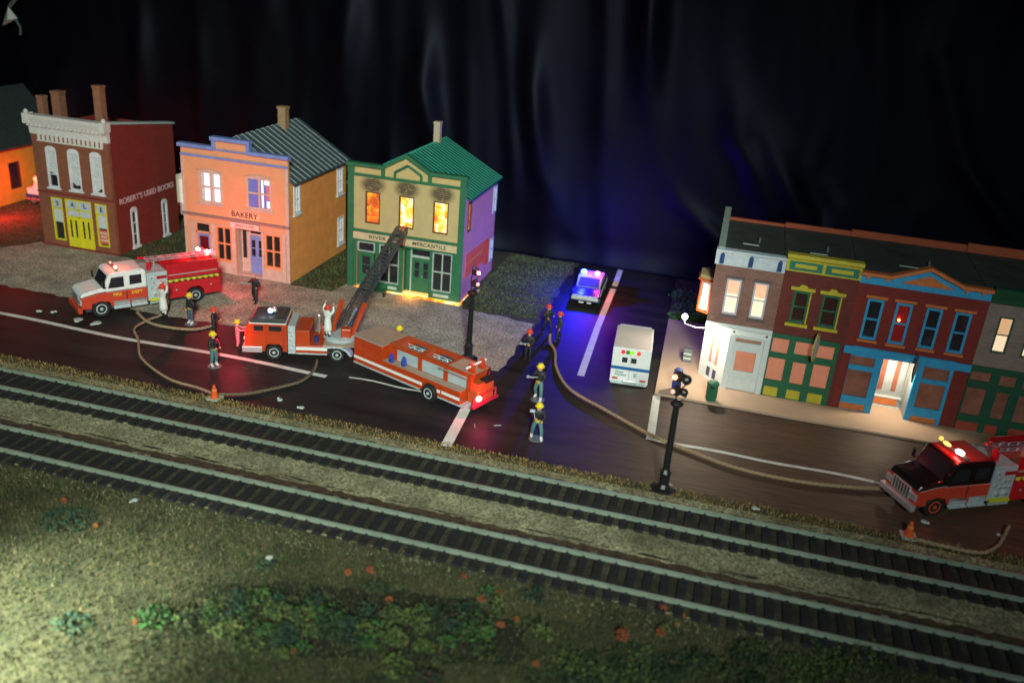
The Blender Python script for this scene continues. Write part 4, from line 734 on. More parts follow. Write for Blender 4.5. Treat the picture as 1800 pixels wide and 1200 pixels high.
for (x, y, lab) in ((-20.45, 31.55, 'orange traffic cone standing on the verge where the hoses meet'), (8.55, 31.6, 'orange traffic cone in front of the black roofed fire engine')):
    t = thing('traffic_cone', (x, y, 0), lab, 'traffic cone', group='orange traffic cones')
    MB().lathe([(.19, .04), (.15, .2), (.11, .42), (.06, .62), (.03, .66)], (0, 0, 0), n=12).build('cone', mat('cone_orange', (.62, .09, .015), .45), t, smooth=False); MB().box(-.28, .28, -.28, .28, 0, .045).build('base', wtr, t, bevel=.01); MB().lathe([(.118, .4), (.1, .46)], (0, 0, 0), n=12).build('band', mat('pale_orange', (.7, .25, .1)), t)
# hoses
m_rope = mat('tan_twine', (.33, .23, .14), .9, .25, 12, bump=1, bscale=14)
def hose(pts, r, lab, m=None):
    P = [Vector(p) for p in pts]; out = []
    for i in range(len(P)-1):
        p0, p1, p2, p3 = P[max(i-1, 0)], P[i], P[i+1], P[min(i+2, len(P)-1)]
        for k in range(8):
            t = k/8; out.append(.5*((2*p1)+(p2-p0)*t+(2*p0-5*p1+4*p2-p3)*t*t+(3*p1-p0-3*p2+p3)*t**3))
    out.append(P[-1]); mb = MB()
    L_ = 0; strands = [[], [], []]; fine = []
    for i in range(len(out)-1):
        for k in range(4): fine.append(out[i].lerp(out[i+1], k/4))
    for i, p in enumerate(fine):
        if i: L_ += (p-fine[i-1]).length
        d = (fine[min(i+1, len(fine)-1)]-fine[max(i-1, 0)]).normalized(); a = d.cross(Vector((0, 0, 1))).normalized(); b = a.cross(d)
        for s_ in range(3):
            th = L_*9+s_*2*PI/3; strands[s_].append(p+(a*math.cos(th)+b*math.sin(th))*r*.5)
    for s_ in strands: mb.tube(s_, r*.62, 5)
    return tag(mb.build('fire_hose', m or m_rope, None, smooth=True), lab, 'fire hose', 'twine fire hoses on the road')
hose([(-28.15, 39.6, .55), (-28.0, 38.9, .12), (-28.2, 37.8, .09), (-28.1, 36.6, .09), (-27.08, 35.47, .09), (-25.63, 33.7, .09), (-23.27, 32.3, .1), (-21.6, 32.0, .1), (-20.65, 31.75, .1)], .06, 'brown hose curving from the white cabbed fire engine across the road line to the cone')
hose([(-29.3, 38.5, .09), (-27.97, 37.6, .08), (-26.62, 37.45, .08), (-25.4, 37.8, .08), (-24.9, 38.6, .08)], .075, 'short tan hose lying behind the white shirted man and the yellow helmet')
hose([(-20.4, 31.8, .09), (-19.4, 32.3, .09), (-18.6, 33.2, .08), (-17.8, 34.4, .08), (-17.75, 35.7, .08), (-18.0, 36.6, .2)], .07, 'dark hose running from the cone to the drive wheel of the ladder truck', mat('grimy_twine', (.12, .09, .06), .9))
hose([(-8.16, 44.5, .3), (-8.0, 43.9, .1), (-7.51, 42.87, .09), (-6.98, 40.8, .09), (-5.87, 38.7, .09), (-4.03, 37.3, .09), (-1.7, 35.65, .1), (-.16, 34.95, .1), (2.03, 34.15, .1), (4.55, 34.0, .1), (6.82, 34.4, .1), (8.35, 34.9, .12)], .075, 'long pale rope hose curving from the side street to the black roofed fire engine')
hose([(8.75, 31.35, .1), (9.59, 31.25, .1), (10.95, 31.3, .1), (11.7, 32.0, .09), (12.1, 32.8, .09), (12.43, 33.5, .2)], .07, 'tan hose on the verge at the bottom right below the black roofed fire engine')

# ================================================================ vehicles
def wheel(par, x, y, r, w, rim, out=-1, name='wheel'):
    o = MB().lathe([(r*.55, 0), (r*.92, 0), (r, w*.18), (r, w*.82), (r*.92, w), (r*.55, w)], (x, y-(w/2), r), 'y', 20).build(name, M_['tyre'], par)
    yy = y-w/2 if out < 0 else y+w/2
    rm = MB(); s_ = out
    rm.lathe([(r*.6, yy+.02*(-s_)), (r*.6, yy+s_*.01), (r*.5, yy+s_*.015), (r*.42, yy-s_*.05), (r*.2, yy-s_*.04), (r*.18, yy+s_*.03), (.01, yy+s_*.04)], (x, 0, r), 'y', 18)
    for k in range(8): a = k*PI/4; rm.ball((x+r*.33*math.cos(a), yy-s_*.03, r+r*.33*math.sin(a)), r*.06, n=6, m=4)
    rm.build('rim', rim, o); return o
def ladder(par, p0, p1, width, rail, rung, step, m, name='ladder', hgt=.12, depthv=(0, 0, 1)):
    p0, p1 = Vector(p0), Vector(p1); d = (p1-p0); L_ = d.length; d.normalize(); w = d.cross(Vector((0, 0, 1))).normalized(); u = w.cross(d).normalized(); mb = MB()
    for s_ in (-1, 1):
        o_ = w*width/2*s_; mb.tube([p0+o_, p1+o_], rail, 4); mb.tube([p0+o_+u*hgt, p1+o_+u*hgt], rail*.8, 4)
    k_ = 0; t = step/2
    while t < L_:
        q = p0+d*t; mb.tube([q-w*width/2, q+w*width/2], rung, 5)
        for s_ in (-1, 1): mb.tube([q+w*width/2*s_, q+w*width/2*s_+u*hgt+d*step*.5*(1 if k_ % 2 else -1)], rung*.7, 4)
        t += step; k_ += 1
    return mb.build(name, m, par)
def pumper(loc, rz, label, top, roofm, low, body, rim, front_detail):
    v = thing('fire_engine', loc, label, 'fire engine', rz, 'pumper fire engines'); Wd = 1.82
    MB().box(-.7, 6.1, .25, Wd-.25, .28, .5).build('chassis', M_['dkgrey'], v)
    MB().prism([(-.95, .55), (-.45, .5), (-.42, .78), (.42, .78), (.55, .5), (2.38, .5), (2.38, 1.3), (.3, 1.3), (-.1, 1.28), (-.92, 1.12)], .0, Wd).build('lower_body', low, v, bevel=.03)
    MB().prism([(-.92, 1.125), (-.1, 1.285), (.18, 1.302), (.2, 1.55), (-.05, 1.52), (-.8, 1.38), (-.93, 1.22)], .06, Wd-.06).build('hood', top, v, bevel=.09, seg=3)
    cb = MB().prism([(.1, 1.305), (2.38, 1.305), (2.38, 2.2), (2.3, 2.28), (.62, 2.28), (.5, 2.22)], .02, Wd-.02).build('cab', top, v, bevel=.06, seg=3)
    MB().prism([(.62, 2.285), (2.28, 2.285), (2.2, 2.32), (.7, 2.32)], .12, Wd-.12).build('roof_panel', roofm, v)
    MB().add([(.14, .14, 1.42), (.14, Wd-.14, 1.42), (.46, Wd-.18, 2.14), (.46, .18, 2.14)], [(0, 1, 2, 3)]).build('windscreen', M_['glass'], v).location = (-.012, 0, .004)
    for (yy, sg) in ((0, -1), (Wd, 1)):
        for q in ([(.42, 1.5), (1.22, 1.5), (1.22, 2.06), (.62, 2.06)], [(1.5, 1.56), (2.12, 1.58), (2.12, 2.06), (1.52, 2.06)]):
            MB().prism(q, yy-.005 if sg < 0 else yy-.03, yy+.03 if sg < 0 else yy+.005).build('side_window', M_['glass'], v)
        MB().tube([(.35, yy-sg*.05, 1.55), (.2, yy+sg*.16, 1.6), (.2, yy+sg*.18, 1.95)], .03).box(.12, .18, yy+sg*.1-.05, yy+sg*.1+.06, 1.6, 1.95).build('mirror', M_['black'], v)
        MB().box(1.3, 1.36, yy-.012, yy+.012, .8, 1.3).build('door_seam', M_['dkgrey'], v)
    MB().box(-1.14, -.93, -.07, Wd+.07, .36, .62).build('bumper', M_['chrome'] if front_detail else low, v, bevel=.03)
    MB().tube([(-.9, -.012, 1.2), (-.1, -.012, 1.34), (.3, -.012, 1.36)], .018, 4).tube([(.3, -.012, 1.31), (2.36, -.012, 1.31)], .014, 4).build('trim', M_['chrome'], v)
    MB().lathe([(.57, -.02), (.57, .0), (.5, .0), (.5, -.02)], (0, 0, .42), 'y', 20).build('wheel_arch', M_['black'], v) if False else None
    gr = MB().box(-1.0, -.94, .38, Wd-.38, .68, 1.2).build('grille', M_['chrome'], v, bevel=.02)
    for i in range(6): MB().box(-1.012, -1.0, .44+i*.165, .5+i*.165, .72, 1.16).build('grille_bar', M_['dkgrey'], gr)
    for yy in (.2, Wd-.2): MB().box(-1.0, -.9, yy-.19, yy+.19, .76, 1.04).build('headlight', M_['chrome'], v, bevel=.02)
    MB().box(-.45, 1.9, .9, .92, 0, 0) if False else None
    # running boards
    for (a, b) in ((.62, 1.45), (1.52, 2.33)):
        MB().box(a, b, -.10, .04, .36, .42).box(a+.03, b-.03, -.06, .03, .58, .63).box(a, b, .0, .05, .40, .78).build('step', M_['silver'], v, bevel=.01)
    pp = MB().box(2.4, 3.46, -.01, Wd+.01, .5, 2.05).build('pump_panel', M_['silver'], v, bevel=.02)
    MB().box(2.9, 3.42, -.03, -.01, 1.66, 1.82).build('slot', M_['dkred'], pp)
    for (a, z) in ((2.6, 1.75), (2.72, 1.5), (3.0, 1.4), (3.2, 1.4), (2.6, 1.2), (2.85, 1.1), (3.1, 1.1), (3.3, 1.1)): MB().lathe([(.065, -.045), (.06, -.01)], (a, 0, z), 'y', 10).build('gauge', M_['chrome'], pp)
    for a in (2.75, 3.15): MB().lathe([(.1, -.12), (.1, -.01)], (a, 0, .82), 'y', 10).build('outlet', M_['chrome'], pp)
    MB().box(2.45, 3.4, -.14, -.01, .5, .62).build('yellow_step', mat('lime_yellow', (.5, .55, .02), .4), v, bevel=.01)
    MB().box(2.45, 3.4, -.1, -.02, .36, .44).build('tread', M_['silver'], v)
    MB().prism([(3.48, .44), (4.42, .44), (4.47, .75), (4.7, .93), (5.15, .93), (5.38, .75), (5.43, .44), (6.35, .44), (6.35, 1.3), (3.48, 1.3)], -.02, Wd+.02).build('rear_body', body, v, bevel=.02)
    MB().box(3.48, 6.3, .12, Wd-.12, 1.3, 1.5).build('hose_shelf', M_['dkgrey'], v)
    MB().box(3.48, 6.3, .04, Wd-.04, 1.52, 2.1).box(3.5, 6.25, .04, .12, 2.1, 2.35).box(3.5, 6.25, Wd-.12, Wd-.04, 2.1, 2.35).build('hose_bed', M_['dkred'] if front_detail else M_['red'], v, bevel=.02)
    hb = MB()
    for i in range(9): hb.ball((3.62+i*.32, .0, 1.42), .095, (1.35, .9, .9), 8, 5)
    hb.tube([(3.5, .1, 1.42), (6.3, .1, 1.42)], .03).build('yellow_hose', mat('hose_yellow', (.55, .50, .04), .6), v)
    MB().box(3.55, 6.2, .0, .03, 1.72, 1.78).build('handrail', M_['chrome'], v)
    for (a, z) in ((3.9, .9), (5.8, .95)): MB().lathe([(.05, -.05), (.05, -.02)], (a, 0, z), 'y', 8).build('latch', M_['chrome'], v)
    ladder(v, (2.5, .42, 2.62), (6.25, .42, 2.55), .42, .028, .018, .22, mat('pinkish_ladder', (.5, .42, .45), .35, metal=.4) if not front_detail else mat('grey_ladder', (.32, .28, .32), .4, metal=.4))
    MB().box(2.55, 2.7, .3, .55, 2.1, 2.62).box(5.9, 6.05, .3, .55, 2.35, 2.6).tube([(2.2, .6, 2.75), (2.7, .75, 2.65), (3.2, .75, 2.45)], .07).build('ladder_rack', M_['red'], v)
    MB().tube([(3.1, 1.0, 2.1), (3.1, 1.0, 2.45)], .05).tube([(3.1, 1.0, 2.45), (2.7, .9, 2.6)], .07).tube([(3.1, 1.0, 2.45), (3.5, 1.0, 2.5)], .05).build('deck_gun', M_['chrome'], v)
    for (x, r_) in ((0, .45), (4.92, .43)):
        wheel(v, x, .13, r_, .3, rim, -1); wheel(v, x, Wd-.13, r_, .3, rim, 1)
    for yy in (.2, Wd-.2): MB().box(6.35, 6.4, yy-.1, yy+.1, .8, 1.1).build('tail_light', mat('red_lens', (.5, .01, .01), .3), v)
    return v
P1 = pumper((-30.59, 37.41, 0), R(52.5), 'white cabbed fire engine with red body and FIRE DEPT lettering, parked below the bakery', M_['white'], M_['white'], mat('red_side', (.50, .05, .025), .35), M_['red'], M_['silver'], False)
text('FIRE', (.85, -.012, 1.12), .24, mat('gold_letters', (.7, .5, .05), .4), P1); text('DEPT', (1.85, -.022, 1.12), .24, mat('gold_letters', (.7, .5, .05)), P1)
lb = MB().box(.9, 1.05, .2, 1.6, 2.33, 2.42).build('light_bar', M_['grey'], P1); bulb('beacon', (.97, .4, 2.48), .08, (1, .35, .12), 14, lb, (1, 2.2, .8)); bulb('beacon', (.97, 1.3, 2.46), .07, (1, .1, .04), 2, lb)
lb = MB().box(5.75, 5.9, .2, 1.6, 2.62, 2.68).build('light_bar', M_['grey'], P1); bulb('beacon', (5.8, .25, 2.74), .12, (1, .80, .5), 14, lb, (1, 1.5, .8)); bulb('beacon', (5.5, .85, 2.76), .11, (1, .75, .5), 12, lb, (1, 1.5, .8))
def vlight(v, loc, e, c, s_=.08):
    p = v.matrix_basis @ Vector(loc) if False else Matrix.Translation(v.location) @ Matrix.Rotation(v.rotation_euler.z, 4, 'Z') @ Vector(loc)
    return lamp('POINT', 'beacon_light', p, e, c, s_)
vlight(P1, (.97, .5, 2.8), 60, (1, .06, .03)); vlight(P1, (6.1, .4, 3.0), 620, (1, .04, .08)); 
P3 = pumper((9.65, 33.39, 0), R(29.5), 'red fire engine with a black hood and red lit cab roof at the bottom right', M_['black'] and mat('gloss_black', (.010, .007, .007), .22, coat=.6), mat('red_roof', (.30, .01, .015), .35), mat('bright_red_side', (.52, .05, .025), .35), M_['red'], mat('orange_rim', (.55, .07, .02), .4), True)
lb = MB().box(.95, 1.15, .15, 1.68, 2.33, 2.42).build('light_bar', M_['grey'], P3); bulb('beacon', (1.02, 1.66, 2.5), .1, (.9, .75, .03), .9, lb); bulb('beacon', (1.02, 1.3, 2.46), .09, (1, .45, .08), 2.2, lb, (1.2, 2.4, .8)); bulb('beacon', (1.05, .6, 2.47), .13, (1, .88, .72), 9, lb, (1.1, 1.6, .7))
vlight(P3, (.75, .65, 2.9), 45, (1, .05, .03))
vlight(P3, (4.2, -.6, 2.9), 25, (1, .05, .06))
# ---- ladder truck
LT = thing('ladder_truck', (-20.09, 36.23, 0), 'orange red ladder truck bent across the road with its ladder raised to the burning window', 'fire engine', R(19.2)); Wd = 1.8; orr = M_['orange']
MB().box(-1.3, 3.3, .3, Wd-.3, .28, .45).build('chassis', M_['dkgrey'], LT)
MB().prism([(-1.38, .42), (-.42, .42), (-.4, .62), (-.28, .8), (.28, .8), (.4, .62), (.42, .42), (.66, .42), (.66, 1.88), (-1.2, 1.88), (-1.36, 1.5)], 0, Wd).build('cab', orr, LT, bevel=.04)
MB().prism([(-1.1, 1.885), (.56, 1.885), (.58, 2.02), (.5, 2.13), (-1.0, 2.08), (-1.15, 1.98)], .05, Wd-.05).build('cab_roof', M_['dkgrey'], LT, bevel=.08, seg=3)
MB().prism([(-1.14, 1.86), (.6, 1.86), (.6, 1.9), (-1.14, 1.9)], -.02, Wd+.02).build('drip_rail', M_['white'], LT)
for yy in (0, Wd):
    for (a, b) in ((-.92, -.48), (-.22, .38)): MB().box(a, b, yy-.01, yy+.01, 1.5, 1.76).build('side_window', M_['glass'], LT)
MB().add([(-1.37, .15, 1.5), (-1.37, Wd-.15, 1.5), (-1.235, Wd-.15, 1.84), (-1.235, .15, 1.84)], [(0, 1, 2, 3)]).build('windscreen', M_['glass'], LT).location = (-.012, 0, 0)
MB().box(-1.5, -.55, -.06, .1, .38, .68).box(-1.5, -1.38, -.05, Wd+.05, .38, .68).build('bumper', M_['chrome'], LT, bevel=.03)
for yy in (.25, Wd-.25): MB().lathe([(.1, -1.44), (.1, -1.36)], (0, yy, 1.0), 'x', 10).build('headlight', M_['chrome'], LT)
MB().box(.68, 1.02, .02, Wd-.02, .35, 1.8).build('pump_panel', M_['silver'], LT)
MB().box(-.36, -.34, -.008, .0, .85, 1.86).box(.45, .47, -.008, .0, .6, 1.86).box(-1.3, .66, -.008, 0, 1.38, 1.4).build('door_seam', M_['dkred'], LT)
MB().lathe([(.47, -.02), (.47, .02), (.41, .02), (.41, -.02)], (0, 0, .36), 'y', 20).build('arch_trim', mat('orange_lip', (.55, .11, .03), .3), LT) if False else None
for (a, z) in ((.76, 1.5), (.9, 1.3), (.8, 1.1), (.92, .8), (.8, .6)): MB().lathe([(.05, -.03), (.05, .03)], (a, 0, z), 'y', 8).build('gauge', M_['chrome'], LT)
MB().box(1.04, 1.72, 0, Wd, .8, 1.58).build('cabinet', orr, LT, bevel=.02); MB().box(1.04, 2.54, 0, Wd, .42, .82).build('side_box', orr, LT, bevel=.02); MB().box(1.05, 2.54, -.012, 0, .57, .74).build('stripe', M_['white'], LT)
MB().box(1.04, 2.54, -.03, .02, .36, .42).build('rub_rail', M_['silver'], LT)
MB().lathe([(.12, 0), (.12, .3)], (1.95, .5, .82), n=8).build('canister', M_['navy'], LT)
for (x, r_) in ((0, .39), (3.01, .38)): wheel(LT, x, .12, r_, .28, M_['silver'], -1); wheel(LT, x, Wd-.12, r_, .28, M_['silver'], 1)
MB().prism([(2.3, .78), (2.75, .82), (3.2, .82), (3.55, .62), (3.75, .35), (3.62, .35), (3.45, .58), (3.15, .74), (2.75, .74), (2.35, .72)], -.06, .5).build('mudguard', M_['silver'], LT)
MB().lathe([(.8, .86), (.85, .95), (.85, 1.05), (.6, 1.12)], (3.1, Wd/2+.1, 0), n=24).build('turntable', M_['silver'], LT)
MB().box(2.35, 3.9, -.02, Wd, .82, .87).build('deck', M_['tan'], LT)
bl = lb = MB().box(-.4, -.1, .6, 1.2, 2.13, 2.18).build('light_bar', M_['navy'], LT); bulb('beacon', (-.25, .75, 2.27), .11, (.9, .97, 1), 5, lb); MB().ball((-.05, .85, 2.24), .12, (1, .8, .9)).ball((-.1, 1.1, 2.24), .12, (1, .8, .9)).build('horn', M_['chrome'], lb, smooth=True)
vlight(LT, (-.55, .4, 2.35), 5, (.7, .85, 1))
vlight(LT, (-1.9, -.3, 1.3), 130, (1, .04, .10))
# trailer, in its own frame (a part with its pieces)
TR = MB().box(.5, 2.92, 0, Wd, .44, 1.78)
ang_t = R(-22.0-19.2); po_ = Matrix.Rotation(-R(19.2), 4, 'Z') @ (Vector((-17.15, 37.22, 0))-Vector((-20.09, 36.23, 0)))
TRo = MB().prism([(1.05, .44), (2.93, .44), (2.93, 1.76), (1.05, 1.76)], 0, Wd).build('trailer', orr, LT, bevel=.02); TRo.location = po_; TRo.rotation_euler = (0, 0, ang_t)
MB().box(1.03, 2.95, -.01, Wd+.01, 1.762, 1.79).build('trailer_roof', M_['tan'], TRo); MB().box(1.05, 2.93, -.03, .0, 1.75, 1.8).box(6.35, 8.0, -.03, .01, 1.84, 1.885).build('top_rail', M_['chrome'], TRo)
MB().prism([(2.935, .44), (5.4, .44), (5.45, .7), (5.65, .88), (6.1, .88), (6.3, .7), (6.35, .44), (7.66, .44), (7.66, 1.06), (2.935, 1.06)], 0, Wd).build('lower_body', orr, TRo, bevel=.015)
MB().box(1.7, 1.715, -.008, 0, .8, 1.74).box(4.3, 4.315, -.008, 0, .44, 1.05).box(6.5, 6.515, -.008, 0, .44, 1.05).build('panel_seam', M_['dkred'], TRo)
MB().box(2.95, 7.64, .01, .42, 1.062, 1.085).build('ledge', M_['tan'], TRo)
up_ = MB()
for (a, b) in ((2.95, 3.45), (4.78, 5.0), (6.32, 6.56), (7.66, 7.95)): up_.box(a, b, .4, Wd-.02, 1.062, 1.84)
up_.box(3.0, 7.95, .38, .62, 1.70, 1.85).box(3.0, 7.95, Wd-.3, Wd-.04, 1.70, 1.85).box(3.0, 3.3, .5, Wd-.2, 1.701, 1.851).box(4.7, 5.05, .5, Wd-.2, 1.701, 1.851).box(6.3, 6.5, .5, Wd-.2, 1.70, 1.851)
up_.build('upper_body', orr, TRo, bevel=.015)
MB().box(6.5, 7.95, .5, Wd-.2, 1.84, 1.858).build('rear_deck', M_['tan'], TRo)
MB().box(3.3, 4.7, .6, Wd-.3, 1.45, 1.55).box(5.05, 6.3, .6, Wd-.3, 1.45, 1.55).build('ladder_bed', M_['dkgrey'], TRo)
ladder(TRo, (3.3, 1.0, 1.6), (6.3, 1.0, 1.6), .4, .03, .02, .25, M_['silver'], 'stored_ladder')
m_sh = mat('roller_shutter', (.46, .58, .62), .4, .1, 3, bump=1, siding=('Z', 3.2), metal=.1)
for (a, b) in ((3.45, 4.78), (5.0, 6.32), (6.56, 7.66)): MB().box(a, b, .46, .5, 1.085, 1.7).build('roller_shutter', m_sh, TRo)
MB().box(1.06, 5.42, -.014, .0, .64, .78).box(6.33, 6.52, -.014, 0, .62, .76).box(6.6, 7.66, -.014, 0, .64, .78).build('stripe', M_['white'], TRo)
MB().box(1.05, 5.3, -.04, .03, .38, .44).box(6.4, 7.7, -.04, .03, .38, .44).box(7.66, 7.9, 0, Wd, .38, .46).build('rub_rail', M_['silver'], TRo)
for (a, yy, zz) in ((3.35, .16, 1.2), (4.1, .2, 1.25)):
    MB().lathe([(.12, -.12), (.14, .05), (.1, .2), (.05, .32)], (a, yy, zz), n=8).ball((a+.12, yy, zz-.03), .07).build('hydrant_adapter', M_['blue'], TRo)
wheel(TRo, 5.88, .06, .42, .3, M_['silver'], -1); wheel(TRo, 5.88, Wd-.1, .42, .3, M_['silver'], 1)
for yy in (.55, 1.25): MB().prism([(7.6, 1.85), (7.95, 1.85), (7.85, 2.3), (7.65, 2.3)], yy, yy+.15).build('bracket', orr, TRo)
MB().tube([(7.7, .3, 2.15), (7.75, 1.6, 2.2)], .06).build('roller', M_['white'], TRo)
MB().box(7.7, 8.3, .5, Wd-.2, .46, 1.5).build('tiller_box', mat('dull_orange', (.45, .07, .02), .5), TRo, bevel=.02); MB().tube([(8.2, 1.2, 1.5), (8.3, 1.25, 1.95)], .08).box(8.05, 8.4, .9, 1.5, 1.45, 1.6).build('tiller_seat', M_['black'], TRo)
MB().box(8.3, 8.45, -.0, Wd, .5, .62).tube([(8.35, .1, .6), (8.35, .1, .9), (8.35, Wd-.1, 1.0), (8.35, Wd-.1, .6)], .04).build('tail_frame', mat('magenta_red', (.45, .02, .05), .4), TRo)
bulb('tail_light', (8.5, .3, .95), .11, (1, .55, .5), 16, TRo, (1, 1.4, 1))
p = Vector((-17.15, 37.22, 0)) + Matrix.Rotation(R(-22), 3, 'Z') @ Vector((8.75, .2, 1.0))
lamp('POINT', 'tail_lamp_light', p, 90, (1, .03, .13), .06)
# raised ladder: from the turntable to the middle window, in truck frame
inv = (Matrix.Translation(LT.location) @ Matrix.Rotation(R(19.2), 4, 'Z')).inverted()
L0 = inv @ Vector((-17.45, 38.3, 1.25)); L1 = inv @ Vector((-17.85, 47.25, 3.95))
m_lad = mat('dark_ladder_metal', (.09, .10, .11), .4, .2, 3, metal=.5)
ladder(LT, L0, L1, .62, .055, .035, .34, m_lad, 'aerial_ladder', .26)
ladder(LT, L0.lerp(L1, .25)+Vector((0, 0, .09)), L0.lerp(L1, 1.02)+Vector((0, 0, .09)), .46, .04, .028, .34, m_lad, 'ladder_fly_section', .2)
MB().tube([tuple(L0+Vector((.05, -.9, -.3))), tuple(L0.lerp(L1, .2)+Vector((0, 0, -.05)))], .09).build('ladder_ram', M_['chrome'], LT)
for s_ in (-1, 1):
    q0 = inv @ Vector((-17.45+s_*.5, 38.2, 1.0)); q1 = inv @ Vector((-17.45+s_*.62, 39.6, 2.3)); MB().tube([tuple(q0), tuple(q1)], .13, 6).build('ladder_cradle', orr, LT)
for s_ in (0, 1):
    q = inv @ Vector((-18.15+s_*1.05, 38.0, 1.05)); MB().box(q.x-.25, q.x+.25, q.y-.22, q.y+.22, q.z, q.z+.5).build('control_seat', orr, LT, bevel=.06)
q = inv @ Vector((-18.55, 38.0, 1.0)); MB().tube([tuple(q), (q.x, q.y, q.z+.9)], .03).ball((q.x, q.y, q.z+.95), .08).build('spotlight', M_['chrome'], LT)
# ---- ambulance (rear towards the viewer)
def van_ambulance(loc, rz, label, detail=True):
    A = thing('ambulance', loc, label, 'ambulance', rz); w = 1.86; bt = mat('tan_white_top', (.58, .52, .47), .45, .06)
    MB().box(0, w, 0, 3.0, .10, 1.93).build('rear_box', M_['white'], A, bevel=.018, seg=2); MB().box(.06, w-.06, .06, 2.94, 1.931, 1.94).build('roof_panel', bt, A)
    MB().prism([(3.0, .25), (5.1, .25), (5.1, .95), (4.4, 1.1), (4.05, 1.62), (3.0, 1.64)], .1, w-.1, 'x').build('cab', M_['white'], A, bevel=.04)
    MB().add([(.2, 4.39, 1.13), (w-.2, 4.39, 1.13), (w-.25, 4.09, 1.56), (.25, 4.09, 1.56)], [(0, 1, 2, 3)]).build('windscreen', M_['glass'], A).location = (0, .015, .01)
    for x in (.18, w-.18): wheel(A, 0, 0, .32, .22, M_['chrome']).location = (x, .8, 0)
    for ch in [c for c in A.children if c.name.startswith('wheel')]: ch.rotation_euler = (0, 0, PI/2)
    for x in (.22, w-.22):
        o = wheel(A, 0, 0, .32, .22, M_['chrome']); o.location = (x, 4.2, 0); o.rotation_euler = (0, 0, PI/2)
    MB().box(-.008, w+.008, -.012, 2.9, .80, .96).build('stripe', mat('ambulance_blue', (.01, .10, .30), .4), A)
    if detail:
        for x, c_, e in ((.50, (1, .02, .06), .8), (.73, (.08, .35, .01), .3), (.94, (.30, .9, .02), .8), (1.26, (1, .05, .03), .9)): MB().lathe([(.10, -.05), (.10, .0)], (x, 0, 1.74), 'y', 14).build('rear_lamp', mat('lens_%.1f%.1f%.1f' % (x, c_[0], c_[1]), tuple(q*.4 for q in c_), .3, emit=c_, estr=e), A)
        for x in (.62, 1.06): MB().box(x-.13, x+.13, -.015, .0, 1.19, 1.45).build('rear_window', M_['glass'], A)
        MB().box(.90, .915, -.01, .0, .3, 1.55).build('door_seam', M_['grey'], A)
        tm = mat('teal_letters', (.03, .20, .22), .5); text('Direct', (.42, -.014, .66), .15, tm, A); text('Ambulance', (.5, -.014, .52), .13, tm, A)
        MB().box(1.12, 1.28, -.014, 0, .46, .68).build('emblem', mat('pale_teal', (.25, .45, .45)), A)
        MB().box(.05, w-.05, -.14, .02, .07, .17).build('bumper', M_['silver'], A, bevel=.02); MB().box(.65, 1.3, -.16, -.02, .15, .3).build('step', M_['chrome'], A, bevel=.02)
        for x in (.25, 1.6): MB().box(x-.14, x+.14, -.03, 0, .27, .36).build('tail_light', mat('rust_lens', (.40, .06, .03), .3), A)
    else: pass
    return A
AM = van_ambulance((-4.24, 40.42, 0), R(4.5), 'white ambulance with blue stripe seen from behind at the kerb of the side street')
# ---- van behind the houses and the vehicle with a red beacon at far left
vb = thing('delivery_van', (-38.4, 55, 0), 'white lit van just showing in the gap between the bookshop and the bakery', 'van')
MB().box(0, 2.2, 0, 1.7, 1.2, 2.9).build('body', mat('van_white_glow', (.7, .7, .62), .5, emit=(.9, .95, .7), estr=.35), vb, bevel=.05); MB().box(0, 3.4, 0, 1.7, .35, 1.2).prism([(2.2, 1.2), (3.4, 1.2), (3.1, 1.9), (2.2, 2.1)], .05, 1.65).build('cab', M_['white'], vb, bevel=.04)  # van body emits a little light of its own to look lit
for x in (.5, 2.8): wheel(vb, x, .1, .35, .25, M_['chrome'])
rc = thing('rescue_truck', (-49.35, 53.2, 0), 'small white and blue rescue truck with a glowing red beacon half hidden behind the bookshop', 'truck', R(3))
MB().box(.6, 4.4, 0, 1.7, .7, 1.15).build('body', M_['white'], rc, bevel=.04); MB().box(.5, 4.4, -.02, 1.72, .46, .72).build('lower_body', M_['navy'], rc); MB().box(.55, 4.4, -.03, 1.73, .3, .45).build('skirt', mat('pink_red_skirt', (.5, .1, .14)), rc); MB().prism([(1.0, 1.15), (2.6, 1.15), (2.3, 1.6), (1.2, 1.6)], .1, 1.6).build('cab', M_['white'], rc, bevel=.04)
for x in (1.1, 3.6): wheel(rc, x, .08, .32, .22, M_['chrome'])
bulb('beacon', (1.25, .3, 1.78), .2, (1, .07, .02), 6, rc); lamp('POINT', 'beacon_light', (-48.2, 53.0, 2.1), 110, (1, .02, .02), .15)
lamp('POINT', 'beacon_light', (-47.2, 49.4, 1.3), 900, (1, .03, .02), .1)  # extra red lamp, set apart from the beacon, added to redden the ochre wall
